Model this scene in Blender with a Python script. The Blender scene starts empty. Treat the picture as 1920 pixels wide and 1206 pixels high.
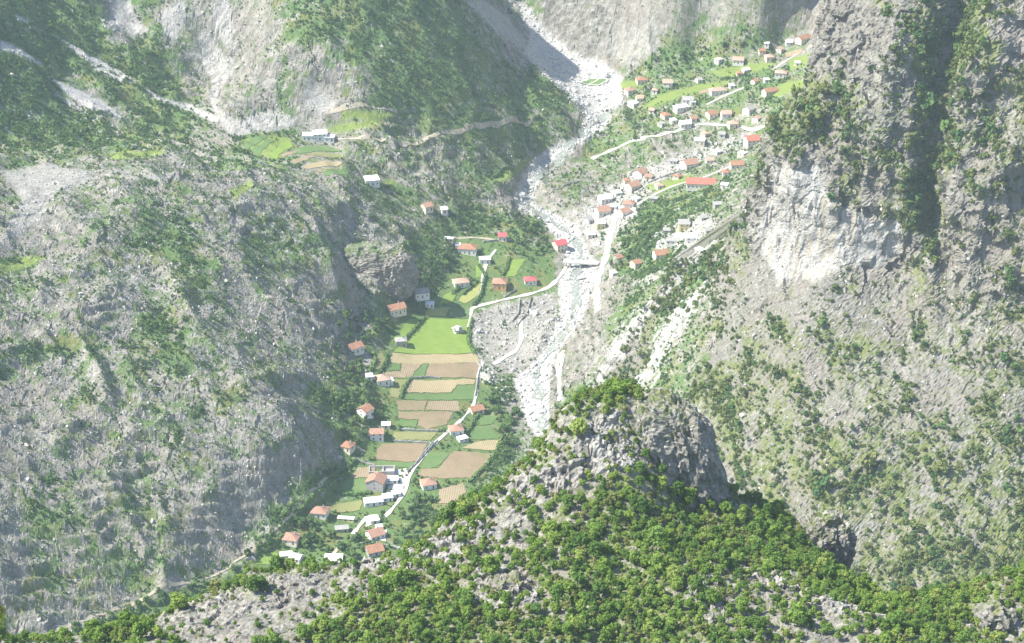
import bpy, bmesh, math, random
import numpy as np
from mathutils import Vector

R = math.radians
random.seed(7); rng = np.random.default_rng(7)
sc = bpy.context.scene
COL = sc.collection

# ------------------------------------------------------------------ camera, sky, sun, exposure
CAM_Z, PITCH, FPX = 650.0, 25.3, 3583.0
cam = bpy.data.cameras.new('camera')
cam.sensor_width = 36.0; cam.lens = FPX * 36.0 / 1920.0
cam.clip_start = 1.0; cam.clip_end = 12000.0
cam_ob = bpy.data.objects.new('camera', cam); COL.objects.link(cam_ob)
cam_ob.location = (0, 0, CAM_Z); cam_ob.rotation_euler = (R(90 - PITCH), 0, 0)
sc.camera = cam_ob

SUN_DIR = Vector((-0.63, -0.10, 0.77)).normalized()          # towards the sun
world = bpy.data.worlds.new('World'); sc.world = world; world.use_nodes = True
wn = world.node_tree; wn.nodes.clear()
sky = wn.nodes.new('ShaderNodeTexSky'); sky.sky_type = 'NISHITA'; sky.sun_disc = False
sky.sun_elevation = math.asin(SUN_DIR.z)
sky.sun_rotation = math.atan2(SUN_DIR.x, SUN_DIR.y)
sky.altitude = 600.0
bg = wn.nodes.new('ShaderNodeBackground'); bg.inputs['Strength'].default_value = 0.12
wo = wn.nodes.new('ShaderNodeOutputWorld')
wn.links.new(sky.outputs[0], bg.inputs[0]); wn.links.new(bg.outputs[0], wo.inputs[0])
sun = bpy.data.lights.new('sun', 'SUN'); sun.energy = 4.6; sun.angle = R(0.6); sun.color = (1.0, 0.945, 0.82)
sun_ob = bpy.data.objects.new('sun', sun); COL.objects.link(sun_ob)
sun_ob.location = (-400, 0, 900)
sun_ob.rotation_euler = SUN_DIR.to_track_quat('Z', 'Y').to_euler()
vs = sc.view_settings
vs.view_transform = 'Standard'; vs.look = 'None'; vs.gamma = 1.0; vs.use_curve_mapping = False
vs.exposure = 1.18
sc.render.engine = 'CYCLES'
cy = sc.cycles
cy.max_bounces = 4; cy.diffuse_bounces = 2; cy.glossy_bounces = 1; cy.transmission_bounces = 2
cy.transparent_max_bounces = 8; cy.volume_bounces = 0; cy.use_denoising = True
cy.sample_clamp_indirect = 4.0
HAZE_DENSITY = 0.00007

# ------------------------------------------------------------------ where a pixel of the photograph lies
th = R(PITCH); CT, ST = math.cos(th), math.sin(th)
def ray(px, py):
    u = (np.asarray(px, float) - 960) / FPX; v = (603 - np.asarray(py, float)) / FPX
    return u, CT + v * ST, -ST + v * CT
def at_z(px, py, z):
    dx, dy, dz = ray(px, py); t = (z - CAM_Z) / dz
    return dx * t, dy * t, z + 0 * t
def at_y(px, py, y):
    dx, dy, dz = ray(px, py); t = y / dy
    return dx * t, y + 0 * t, CAM_Z + dz * t
def project(x, y, z):
    zz = z - CAM_Z
    d = y * CT - zz * ST
    d = np.maximum(d, 1.0)
    return 960 + FPX * x / d, 603 - FPX * (y * ST + zz * CT) / d

# ------------------------------------------------------------------ noise
_perm = np.random.default_rng(11).permutation(4096).astype(np.int64)
def _h(a, b, c=0):
    return _perm[(_perm[(_perm[a & 4095] + b) & 4095] + c) & 4095]
_ga = np.random.default_rng(5).uniform(0, 2 * np.pi, 4096)
_gx, _gy = np.cos(_ga).astype(np.float32), np.sin(_ga).astype(np.float32)
_g3 = np.random.default_rng(6).normal(size=(4096, 3)); _g3 = (_g3 / np.linalg.norm(_g3, axis=1)[:, None]).astype(np.float32)
def perlin2(x, y, s=0):
    xf, yf = np.floor(x), np.floor(y); xi, yi = xf.astype(np.int64), yf.astype(np.int64)
    x = (x - xf).astype(np.float32); y = (y - yf).astype(np.float32)
    u = x * x * x * (x * (x * 6 - 15) + 10); v = y * y * y * (y * (y * 6 - 15) + 10)
    def g(i, j):
        k = _h(xi + i, yi + j, s); return _gx[k] * (x - i) + _gy[k] * (y - j)
    a = g(0, 0); a = a + u * (g(1, 0) - a); b = g(0, 1); b = b + u * (g(1, 1) - b)
    return (a + v * (b - a)) * 1.45
def perlin3(x, y, z, s=0):
    xf, yf, zf = np.floor(x), np.floor(y), np.floor(z)
    xi, yi, zi = xf.astype(np.int64) + s * 17, yf.astype(np.int64), zf.astype(np.int64)
    x = (x - xf).astype(np.float32); y = (y - yf).astype(np.float32); z = (z - zf).astype(np.float32)
    u = x * x * (3 - 2 * x); v = y * y * (3 - 2 * y); w = z * z * (3 - 2 * z)
    def g(i, j, k):
        q = _g3[_h(xi + i, yi + j, zi + k)]; return q[..., 0] * (x - i) + q[..., 1] * (y - j) + q[..., 2] * (z - k)
    def pl(k):
        a = g(0, 0, k); a = a + u * (g(1, 0, k) - a); b = g(0, 1, k); b = b + u * (g(1, 1, k) - b); return a + v * (b - a)
    a = pl(0); return (a + w * (pl(1) - a)) * 1.5
def facet2(x, y, s=0, tilt=1.0, warp=0.25):
    """broken blocks: every cell of a jittered grid is its own tilted facet"""
    x = x + warp * perlin2(x * 0.7, y * 0.7, s + 70); y = y + warp * perlin2(x * 0.7 + 9, y * 0.7, s + 71)
    xi, yi = np.floor(x).astype(np.int64), np.floor(y).astype(np.int64)
    best = np.full(x.shape, 9.0, np.float32); val = np.zeros(x.shape, np.float32)
    for i in (-1, 0, 1):
        for j in (-1, 0, 1):
            k = _h(xi + i, yi + j, s); a = k / 4096.0; b = (k * 37 % 4096) / 4096.0
            dx = x - (xi + i + a); dy = y - (yi + j + b); d = dx * dx + dy * dy
            v = (k * 91 % 4096) / 4096.0 - 0.5 + tilt * (_gx[k] * dx + _gy[k] * dy)
            m = d < best; best = np.where(m, d, best); val = np.where(m, v, val)
    return val
def facet3(x, y, z, s=0, tilt=1.0):
    w = 0.25 * perlin3(x * 0.7, y * 0.7, z * 0.7, s + 40); x = x + w; y = y - w; z = z + w
    xi, yi, zi = (np.floor(q).astype(np.int64) for q in (x, y, z))
    best = np.full(x.shape, 9.0, np.float32); val = np.zeros(x.shape, np.float32)
    for i in (-1, 0, 1):
        for j in (-1, 0, 1):
            for l in (-1, 0, 1):
                k = _h(xi + i + s * 31, yi + j, zi + l); a = k / 4096.0; b = (k * 37 % 4096) / 4096.0; c = (k * 53 % 4096) / 4096.0
                dx = x - (xi + i + a); dy = y - (yi + j + b); dz = z - (zi + l + c); d = dx * dx + dy * dy + dz * dz
                g = _g3[k]
                v = (k * 91 % 4096) / 4096.0 - 0.5 + tilt * (g[..., 0] * dx + g[..., 1] * dy + g[..., 2] * dz)
                m = d < best; best = np.where(m, d, best); val = np.where(m, v, val)
    return val
def sstep(a, b, x):
    t = np.clip((x - a) / (b - a), 0, 1); return t * t * (3 - 2 * t)
def rbf(pts, vals, smooth=0.0):
    P = np.asarray(pts, float); V = np.asarray(vals, float); n = len(P)
    D = np.linalg.norm(P[:, None] - P[None], axis=2)
    A = np.zeros((n + 3, n + 3)); A[:n, :n] = D - smooth * np.eye(n); A[:n, n] = 1; A[:n, n + 1:] = P; A[n, :n] = 1; A[n + 1:, :n] = P.T
    w = np.linalg.solve(A, np.concatenate([V, np.zeros(3)]))
    def f(x, y):
        x = np.asarray(x, float); y = np.asarray(y, float)
        out = w[n] + w[n + 1] * x + w[n + 2] * y
        for i in range(n):
            out = out + w[i] * np.sqrt((x - P[i, 0]) ** 2 + (y - P[i, 1]) ** 2)
        return out
    return f
def blur(a, k):
    for _ in range(k):
        p = np.pad(a, 1, mode='edge'); a = (p[1:-1, 1:-1] * 2 + p[:-2, 1:-1] + p[2:, 1:-1] + p[1:-1, :-2] + p[1:-1, 2:]) / 6
    return a

# ------------------------------------------------------------------ ground cover read off the photograph (one digit per 40 px cell, 0 bare .. 9 wood)
VEG = """
888871663333358888888743601111134334432124354773
888881563322258888888753001111445566631212655730
888888774322343487878864000113577766531212753760
888578885312253136888866761005666666654334276356
887437786523351147888767788007666666655543375456
777774887533652455567766776246665555666534476445
777777665447773344555667766364433444665544376445
555544443556564545444566524543323335432545466354
211233444333343345544566135433334445411543762555
523444644443444445665552314336655521135641752444
412355566534555444546787762344773354201224743444
333445677536656533476645671336754444200011363344
662444437645666311577766543236765443311232643445
554444446743533454567555434324565433243453543445
443434464353343335675544334225665443434344445455
333444476444333346775434333235545554655444454555
567655667444444545677753243223455345544674444555
633445566554643567844555442345655665654555444555
333464544565336785555678225677766666555455544555
333444455544334677666777325555423666555445545555
334544555443443377666688454544433665555555545555
344434445443322477666688564445532666555555555555
345444544432227777666875344466763366555565555455
356445544322267666666773555677776345646555655545
366554454332677666666763356677777777643545555555
455556544332777666666553366777777777883455555566
355555554458877553665554566777776667788555666666
355545544788322445777566647777776543368866677754
344433677433233677777776657777777654344467777744
333377744322445777777777777777777775553336777644
333377744322445777777777777777777775553336777644
""".split()
VEG = np.array([[int(c) for c in (r + '5' * 48)[:48]] for r in VEG], float) / 9.0
VEG[:10, :36] = VEG[:10, :36] * 0.8 + 0.13                # the far slopes mix scrub and stone everywhere
VEG[6:13, 28:35] = np.minimum(VEG[6:13, 28:35] + 0.12, 0.85); VEG[3:9, 36:43] = np.minimum(VEG[3:9, 36:43] + 0.05, 0.8); VEG[1:12, 43] = 0.75; VEG[13:19, 27:33] = np.minimum(VEG[13:19, 27:33] + 0.1, 0.85); VEG[20:29, 36:48] = np.minimum(VEG[20:29, 36:48] + 0.08, 0.9)
def veg_at(px, py):
    gx = np.clip(px / 40 - 0.5, 0, 46.999); gy = np.clip(py / 40 - 0.5, 0, VEG.shape[0] - 1.001)
    i = gx.astype(int); j = gy.astype(int); fx = gx - i; fy = gy - j
    fx = sstep(0, 1, fx); fy = sstep(0, 1, fy)
    return (VEG[j, i] * (1 - fx) + VEG[j, i + 1] * fx) * (1 - fy) + (VEG[j + 1, i] * (1 - fx) + VEG[j + 1, i + 1] * fx) * fy
def poly_dist(px, py, poly):
    """signed distance in pixels, positive inside"""
    P = np.asarray(poly, float); n = len(P)
    inside = np.zeros(np.shape(px), bool); d2 = np.full(np.shape(px), 1e12)
    for i in range(n):
        x0, y0 = P[i]; x1, y1 = P[(i + 1) % n]
        ex, ey = x1 - x0, y1 - y0
        t = np.clip(((px - x0) * ex + (py - y0) * ey) / (ex * ex + ey * ey + 1e-9), 0, 1)
        d2 = np.minimum(d2, (px - x0 - t * ex) ** 2 + (py - y0 - t * ey) ** 2)
        if y1 != y0:
            c = ((y0 > py) != (y1 > py)) & (px < (x1 - x0) * (py - y0) / (y1 - y0) + x0)
            inside ^= c
    return np.where(inside, 1, -1) * np.sqrt(d2)
def poly_mask(px, py, poly, soft=6, wob=None):
    P = np.asarray(poly, float); m = np.zeros(np.shape(px))
    x0, y0 = P.min(0) - 30; x1, y1 = P.max(0) + 30
    sel = (px > x0) & (px < x1) & (py > y0) & (py < y1)
    if sel.any():
        d = poly_dist(px[sel], py[sel], poly)
        if wob is not None: d = d + wob[sel]
        m[sel] = sstep(-soft, soft, d)
    return m

# bare pale scree, gravel, white rock
SCREE = [
    [(0,75),(20,82),(60,105),(80,118),(74,122),(50,110),(0,92)],
    [(80,137),(100,148),(140,165),(190,190),(250,230),(205,215),(160,200),(130,180),(100,155)],
    [(105,178),(140,195),(165,212),(150,206),(120,190)],
    [(30,28),(55,40),(52,46),(35,36)],
    [(100,65),(145,90),(200,120),(258,154),(240,152),(195,128),(140,98)],
    [(170,118),(230,148),(225,154),(180,130)],
    [(262,158),(300,182),(360,198),(420,225),(400,228),(350,205),(300,190)],
    [(215,0),(245,0),(250,30),(285,62),(250,66),(198,48)],
    [(570,165),(590,160),(610,175),(628,195),(625,212),(600,212),(574,196)],
    [(372,60),(400,72),(420,110),(440,105),(435,140),(415,160),(405,200),(440,225),(520,225),(470,250),(430,255),(400,210),(392,180),(400,150),(380,120)],
    [(400,0),(430,0),(440,60),(430,90),(400,60)],
    [(870,0),(905,0),(950,30),(985,75),(990,95),(965,85),(920,50)],
    [(300,20),(345,0),(350,40),(325,80),(305,60)],
    [(0,320),(90,308),(140,318),(190,330),(150,350),(100,365),(80,400),(40,440),(10,450),(15,420),(40,380),(20,340)],
    [(270,330),(330,322),(340,335),(300,345)],
    [(1115,90),(1160,60),(1230,30),(1240,90),(1170,120)],
    [(430,230),(500,210),(560,220),(540,245),(450,250)],
]
RIVER = [
    [(955,0),(985,12),(1010,40),(1045,75),(1085,105),(1135,120),(1165,145),(1168,195),(1142,208),(1100,214),(1060,178),(1020,140),(984,100),(994,60),(975,20)],
    [(1098,212),(1145,208),(1138,235),(1108,258),(1075,280),(1040,300),(1015,330),(1000,360),(1005,385),(1045,405),(1085,425),(1100,465),(1118,498),(1108,550),(1090,600),(1060,640),(1040,668),(1032,700),(1028,760),(1030,805),(1005,818),(985,790),(975,740),(962,712),(990,690),(1030,645),(1048,590),(1050,530),(1065,490),(1040,440),(1005,405),(970,392),(966,365),(978,335),(1005,295),(1050,270),(1085,255)],
]
GRAVEL = [
    [(885,600),(930,572),(1035,548),(1052,600),(1035,655),(960,700),(930,690),(895,660)],
    [(1085,395),(1130,362),(1200,318),(1290,285),(1400,250),(1415,262),(1330,292),(1260,325),(1205,372),(1190,410),(1150,440),(1140,470),(1108,460),(1090,430)],
    [(880,650),(920,690),(960,745),(950,760),(920,720),(885,690)],
    [(1220,440),(1250,420),(1330,405),(1345,425),(1300,460),(1230,465)],
]
SCREE_R = [
    [(1345,448),(1352,460),(1300,505),(1245,560),(1200,610),(1165,665),(1130,715),(1112,718),(1140,660),(1185,600),(1240,540)],
    [(1300,470),(1330,452),(1270,500),(1215,530),(1190,532)],
    [(1250,600),(1290,560),(1330,520),(1310,570),(1250,660),(1225,690),(1210,690)],
    [(1180,720),(1215,690),(1240,700),(1200,735)],
]
LIME = [
    [(0,492),(60,478),(92,482),(40,505),(0,516)], [(98,520),(130,516),(128,530),(104,530)],
    [(450,262),(500,252),(542,258),(545,275),(518,302),(480,290)],
    [(600,246),(640,232),(700,222),(720,228),(690,238),(640,250)],
    [(918,336),(950,316),(956,322),(938,340)], [(938,338),(985,296),(1002,292),(958,338)],
    [(1205,205),(1235,178),(1300,160),(1370,150),(1355,165),(1290,178),(1240,195)],
    [(1425,178),(1470,155),(1512,148),(1510,165),(1460,182)], [(1330,135),(1400,118),(1460,118),(1440,128),(1360,148)],
    [(1160,155),(1200,150),(1205,162),(1170,170)], [(1480,110),(1520,100),(1515,125),(1480,130)],
    [(430,355),(470,340),(480,348),(440,372)], [(190,290),(240,282),(310,283),(300,292),(220,300)],
    [(700,345),(740,335),(745,345),(705,356)], [(1200,350),(1260,335),(1300,325),(1290,340),(1230,360)],
    [(640,205),(700,208),(740,210),(740,222),(640,225)],
]
WHITE_CLIFF = [[(1455,300),(1500,308),(1540,296),(1552,350),(1562,392),(1600,400),(1640,412),(1690,416),(1688,470),(1650,500),(1590,498),(1540,522),(1490,520),(1455,530),(1432,475),(1420,425),(1440,380)]]

# ------------------------------------------------------------------ terrain: the valley and the mountains round it
HP = []                                                     # (px, py, z)
HP += [(20,1206,2),(250,1135,0),(440,1060,0),(600,1000,0),(700,1040,0),(700,900,2),(600,930,2),(850,900,0),(820,800,4),(860,700,5),(770,660,7),
       (820,600,9),(760,580,12),(900,520,13),(960,480,15),(860,470,18),(930,430,20)]
HP += [(1010,790,-8),(1005,700,-6),(1060,580,-1),(1090,480,3),(1050,425,6),(1000,392,8),(975,360,10),(1005,310,16),(1080,262,24),(1120,230,28),
       (1130,180,36),(1080,130,48),(1020,80,66),(990,30,88),(975,0,98),(1150,195,37),(1110,110,54),(1170,140,48)]
HP += [(1130,420,14),(1180,370,20),(1250,320,27),(1330,280,35),(1400,262,41),(1140,500,10),(1120,560,7),(1240,450,38),(1290,420,46),(1250,485,37),
       (1350,400,60),(1300,345,38),(1190,325,21),(1060,340,23),(1200,240,40),(1300,200,52),(1350,170,60),(1230,160,58),(1400,100,78),(1500,70,88),
       (1480,130,80),(1450,200,66)]
HP += [(1050,700,3),(1120,640,22),(1200,580,48),(1280,520,74),(1350,450,100),(1180,700,30),(1250,650,56),(1330,590,85),(1100,730,8),(1300,700,60),(1280,760,40)]
HP += [(700,545,25),(700,457,66),(650,545,42),(640,470,78),(775,538,17),(768,482,44),(800,545,14),(735,510,34)]
LM = [(600,885,10),(640,800,15),(560,800,56),(500,850,52),(450,890,48),(400,950,38),(520,930,18),(460,990,12),(600,860,18),(400,1020,12),(300,1050,18),(200,1125,8),(100,1178,6),(0,1190,12),(0,1100,34),(100,1050,32),
      (200,950,50),(300,900,50),(0,950,68),(100,850,82),(250,800,78),(400,800,66),(500,720,68),(400,680,88),(250,680,102),(100,700,106),(0,720,112),
      (0,600,132),(150,580,126),(300,560,116),(450,560,98),(550,600,74),(600,680,44),(620,640,44),(660,610,26),(0,500,146),(150,480,142),(300,450,134),
      (450,450,116),(560,480,94),(600,560,62),(0,400,160),(150,380,157),(300,370,147),(450,380,126),(600,400,100),(700,400,74),(780,420,44),(0,330,168),
      (150,320,166),(300,330,153),(450,350,129),(600,360,104),(700,370,80)]
HP += [(a, b, c * 0.86) for a, b, c in LM]
HP += [(150,292,130),(300,302,118),(450,312,93),(560,290,92),(640,310,82),(595,262,88),(700,340,68),(760,352,58),(850,335,50),(900,368,36),(940,398,20),
       (800,390,45),(830,430,28),(1000,290,28),(950,320,33),(640,262,88),(760,262,77),(850,250,70),(960,222,62),(1060,215,50),(1090,232,36),
       (700,225,100),(700,150,124),(700,80,147),(700,0,176),(700,-150,230),(560,225,98),(560,150,130),(560,60,160),(560,0,180),(560,-150,240),
       (850,200,90),(850,120,116),(850,40,143),(850,0,157),(850,-150,205),(960,150,77),(1000,132,70),(1040,160,58),(1080,200,44),(950,60,90),(920,0,106),
       (450,150,122),(400,185,96),(395,110,122),(400,0,170),(400,-150,230)]
for px, py, y in [(0,200,1480),(0,100,1530),(0,0,1590),(0,-150,1690),(120,250,1490),(240,225,1540),(240,150,1600),(240,50,1680),(120,120,1590),(120,0,1660),
                  (300,250,1530),(380,230,1560),(330,100,1660),(0,290,1400)]:
    HP.append((px, py, float(at_y(px, py, y)[2])))
HP += [(-300,1100,60),(-300,800,120),(-300,500,160),(-300,330,170),(-300,150,200),(-300,0,250),(1800,200,110),(2200,200,140),(1700,0,130),
       (1100,60,70),(1100,0,105),(1200,100,66),(1200,0,110),(1300,90,76),(1300,0,118),(1450,65,92),(1450,0,125),(1550,30,105),(1550,0,125),
       (1100,-150,180),(1300,-150,200),(1450,-150,205),
       (1500,520,95),(1600,800,50),(1650,1000,20),(1900,600,90),(1900,1000,30),(1600,250,100),
       (1080,860,-8),(1050,900,-8),(1100,1000,-10),(1300,900,15),(1300,1000,5),(1200,1100,-6),(1400,1150,0),(1650,1150,8),(900,960,-2),(940,890,-3)]
pts = []; zz = []
for px, py, z in HP:
    x, y, _ = at_z(px, py, z); pts.append((float(x), float(y))); zz.append(z)
hf = rbf(pts, zz)
BX0, BX1, BY0, BY1, BS = -900.0, 900.0, 760.0, 2560.0, 5.0
bxs = np.arange(BX0, BX1 + BS, BS); bys = np.arange(BY0, BY1 + BS, BS)
BZ = hf(*np.meshgrid(bxs, bys)); BZ = blur(BZ, 3); BZ = np.minimum(BZ, 420)
def bil(A, x, y, x0, y0, s):
    gx = np.clip((x - x0) / s, 0, A.shape[1] - 1.001); gy = np.clip((y - y0) / s, 0, A.shape[0] - 1.001)
    i = gx.astype(int); j = gy.astype(int); fx = gx - i; fy = gy - j
    return (A[j, i] * (1 - fx) + A[j, i + 1] * fx) * (1 - fy) + (A[j + 1, i] * (1 - fx) + A[j + 1, i + 1] * fx) * fy
gyy, gxx = np.gradient(BZ, BS); BSL = blur(np.hypot(gxx, gyy), 2)

FLAT = [(RIVER[0], 0.85), (RIVER[1], 0.7), ([(60,1206),(250,1140),(455,1064),(560,962),(650,887),(705,800),(690,690),(735,605),(800,552),(845,500),(850,440),(930,432),(1040,470),(1050,555),(890,590),(895,680),(925,760),(945,830),(900,900),(830,960),(800,1060),(620,1100),(300,1206)], 0.96),
        ([(1080,440),(1180,330),(1400,240),(1425,250),(1420,290),(1340,420),(1250,485),(1150,500),(1120,590),(1100,590)], 0.85),
        ([(1170,200),(1200,150),(1390,85),(1530,60),(1510,160),(1430,240),(1200,250)], 0.85),
        *[(SCREE[q_], 0.9) for q_ in (0, 1, 2, 4, 5, 7, 8, 11)],
        ([(440,265),(560,235),(700,205),(720,235),(640,275),(640,330),(560,325)], 0.75), ([(680,330),(760,330),(840,380),(845,410),(780,405),(690,355)], 0.6)]
def terrain_height(x, y):
    b = bil(BZ, x, y, BX0, BY0, BS); sl = bil(BSL, x, y, BX0, BY0, BS)
    px, py = project(x, y, b)
    rough = sstep(0.10, 0.28, sl)
    for fp, fa in FLAT: rough = rough * (1 - fa * poly_mask(px, py, fp, 14))
    wood = sstep(0.55, 0.8, veg_at(px, py))
    wx = x + 14 * perlin2(x / 60, y / 60, 3); wy = y + 14 * perlin2(x / 60, y / 60, 4)
    n = 0
    r1 = 1 - 2 * np.abs(perlin2(wx / 70, wy / 70, 1)); n = n + 6.0 * r1
    r2 = 1 - 2 * np.abs(perlin2(wx / 27, wy / 30, 2)); n = n + 3.2 * r2 * (0.5 + 0.5 * r1)
    n = n + 1.3 * facet2(x / 17, y / 15, 5)
    n = n + 0.65 * facet2(x / 8, y / 5.5, 6)
    fine = 0.5 * facet2(x / 3.8, y / 2.8, 7) + 0.2 * perlin2(x / 1.6, y / 1.6, 8)
    # tilted rock beds that break the slope into ledges
    bed = b + n + 0.30 * x + 0.12 * y + 9 * perlin2(x / 60, y / 60, 9) + 3 * perlin2(x / 18, y / 18, 19)
    ph = bed / 7.5; f = ph - np.floor(ph)
    led = (sstep(0.15, 0.85, f) - f) * 7.5
    ledamt = sstep(-0.15, 0.25, perlin2(x / 120, y / 120, 10)) * 0.6 + 0.12
    z = b + rough * (n * (1 - 0.25 * wood) + led * ledamt * (1 - 0.6 * wood) + fine * (1 - 0.5 * wood))
    z = z + (1 - rough) * (0.5 * perlin2(x / 35, y / 35, 12))
    # back-right wall: deep vertical gullies
    gm = sstep(1790, 1880, y) * sstep(60, 120, x)
    z = z + gm * 9 * (1 - 2 * np.abs(perlin2(x / 26 + 0.3 * perlin2(x / 50, y / 50, 14), y / 160, 13)))
    # streaky fall-line ribs on the far left slope
    lm = sstep(1330, 1420, y) * sstep(-150, -260, x)
    q = (x * 0.55 + y * 0.83)
    z = z + lm * 4.5 * (1 - 2 * np.abs(perlin2(q / 30, (x - y) / 260, 15)))
    return z

PHI = np.linspace(R(-21.5), R(19.8), 1010)
RR = np.concatenate([np.linspace(830, 1500, 520), 1500 * np.exp(np.linspace(0, math.log(2450 / 1500), 301))[1:]])
ph_g, r_g = np.meshgrid(PHI, RR)
TX = r_g * np.sin(ph_g); TY = r_g * np.cos(ph_g)
TZ = terrain_height(TX.ravel(), TY.ravel()).reshape(TX.shape)
RIDX = np.arange(len(RR), dtype=float)
def ground(x, y):
    x = np.asarray(x, float); y = np.asarray(y, float)
    a = np.clip((np.arctan2(x, y) - PHI[0]) / (PHI[1] - PHI[0]), 0, len(PHI) - 1.001)
    b = np.clip(np.interp(np.hypot(x, y), RR, RIDX), 0, len(RR) - 1.001)
    i = a.astype(int); j = b.astype(int); fx = a - i; fy = b - j
    return (TZ[j, i] * (1 - fx) + TZ[j, i + 1] * fx) * (1 - fy) + (TZ[j + 1, i] * (1 - fx) + TZ[j + 1, i + 1] * fx) * fy
def hit(px, py):
    """the point of the valley terrain that a pixel of the photograph shows"""
    dx, dy, dz = ray(px, py)
    yy = np.arange(860.0, 2300.0, 1.5); t = yy / dy
    x = dx * t; z = CAM_Z + dz * t
    below = np.nonzero(z < ground(x, yy))[0]
    k = below[0] if len(below) else len(yy) - 1
    return Vector((float(x[k]), float(yy[k]), float(ground(x[k], yy[k]))))

def grid_mesh(name, X, Y, Z, smooth=True):
    nr, nc = X.shape
    me = bpy.data.meshes.new(name)
    co = np.stack([X, Y, Z], -1).reshape(-1, 3).astype(np.float32)
    idx = np.arange(nr * nc).reshape(nr, nc)
    q = np.stack([idx[:-1, :-1], idx[:-1, 1:], idx[1:, 1:], idx[1:, :-1]], -1).reshape(-1, 4)
    me.vertices.add(len(co)); me.vertices.foreach_set('co', co.ravel())
    me.loops.add(q.size); me.loops.foreach_set('vertex_index', q.ravel().astype(np.int32))
    me.polygons.add(len(q)); me.polygons.foreach_set('loop_start', np.arange(0, q.size, 4, dtype=np.int32))
    me.update(calc_edges=True)
    (me.shade_smooth if smooth else me.shade_flat)()
    return me
def set_mask(me, veg, pale, lime, extra=None):
    a = me.attributes.new('cover', 'FLOAT_COLOR', 'POINT')
    e = np.ones_like(veg) if extra is None else extra
    a.data.foreach_set('color', np.stack([veg, pale, lime, e], -1).astype(np.float32).ravel())

# ------------------------------------------------------------------ materials
def new_mat(name):
    m = bpy.data.materials.new(name); m.use_nodes = True; m.node_tree.nodes.clear(); return m, m.node_tree
class NT:
    def __init__(s, nt): s.nt = nt
    def n(s, t, **kw):
        nd = s.nt.nodes.new(t)
        for k, v in kw.items(): setattr(nd, k, v)
        return nd
    def l(s, a, b): s.nt.links.new(a, b)
    def noise(s, vec, scale, detail=4, rough=0.6, dist=0.0):
        nd = s.n('ShaderNodeTexNoise'); nd.inputs['Scale'].default_value = scale; nd.inputs['Detail'].default_value = detail
        nd.inputs['Roughness'].default_value = rough; nd.inputs['Distortion'].default_value = dist; s.l(vec, nd.inputs['Vector']); return nd.outputs['Fac']
    def math(s, op, a, b=None, c=None, clamp=False):
        nd = s.n('ShaderNodeMath', operation=op); nd.use_clamp = clamp
        for i, v in enumerate((a, b, c)):
            if v is None: continue
            if isinstance(v, (int, float)): nd.inputs[i].default_value = v
            else: s.l(v, nd.inputs[i])
        return nd.outputs[0]
    def ramp(s, fac, stops, interp='LINEAR'):
        nd = s.n('ShaderNodeValToRGB'); nd.color_ramp.interpolation = interp
        el = nd.color_ramp.elements
        while len(el) < len(stops): el.new(0.5)
        for e, (p, c) in zip(el, stops): e.position = p; e.color = (*c, 1)
        s.l(fac, nd.inputs[0]); return nd.outputs[0]
    def mix(s, fac, a, b, mode='MIX'):
        nd = s.n('ShaderNodeMix', data_type='RGBA', blend_type=mode)
        if isinstance(fac, (int, float)): nd.inputs[0].default_value = fac
        else: s.l(fac, nd.inputs[0])
        for i, v in ((6, a), (7, b)):
            if isinstance(v, tuple): nd.inputs[i].default_value = (*v, 1)
            else: s.l(v, nd.inputs[i])
        return nd.outputs[2]
    def maprange(s, v, a, b, c=0.0, d=1.0):
        nd = s.n('ShaderNodeMapRange', interpolation_type='SMOOTHSTEP')
        s.l(v, nd.inputs[0])
        for i, q in zip((1, 2, 3, 4), (a, b, c, d)): nd.inputs[i].default_value = q
        return nd.outputs[0]
    def finish(s, color, rough=0.9, bump=None, bstr=0.5, bdist=1.0, spec=0.15, extra=None):
        p = s.n('ShaderNodeBsdfPrincipled'); o = s.n('ShaderNodeOutputMaterial')
        if isinstance(color, tuple): p.inputs['Base Color'].default_value = (*color, 1)
        else: s.l(color, p.inputs['Base Color'])
        p.inputs['Roughness'].default_value = rough; p.inputs['Specular IOR Level'].default_value = spec
        if bump is not None:
            b = s.n('ShaderNodeBump'); b.inputs['Strength'].default_value = bstr; b.inputs['Distance'].default_value = bdist
            s.l(bump, b.inputs['Height']); s.l(b.outputs[0], p.inputs['Normal'])
        s.l(p.outputs[0], o.inputs[0]); return p

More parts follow.
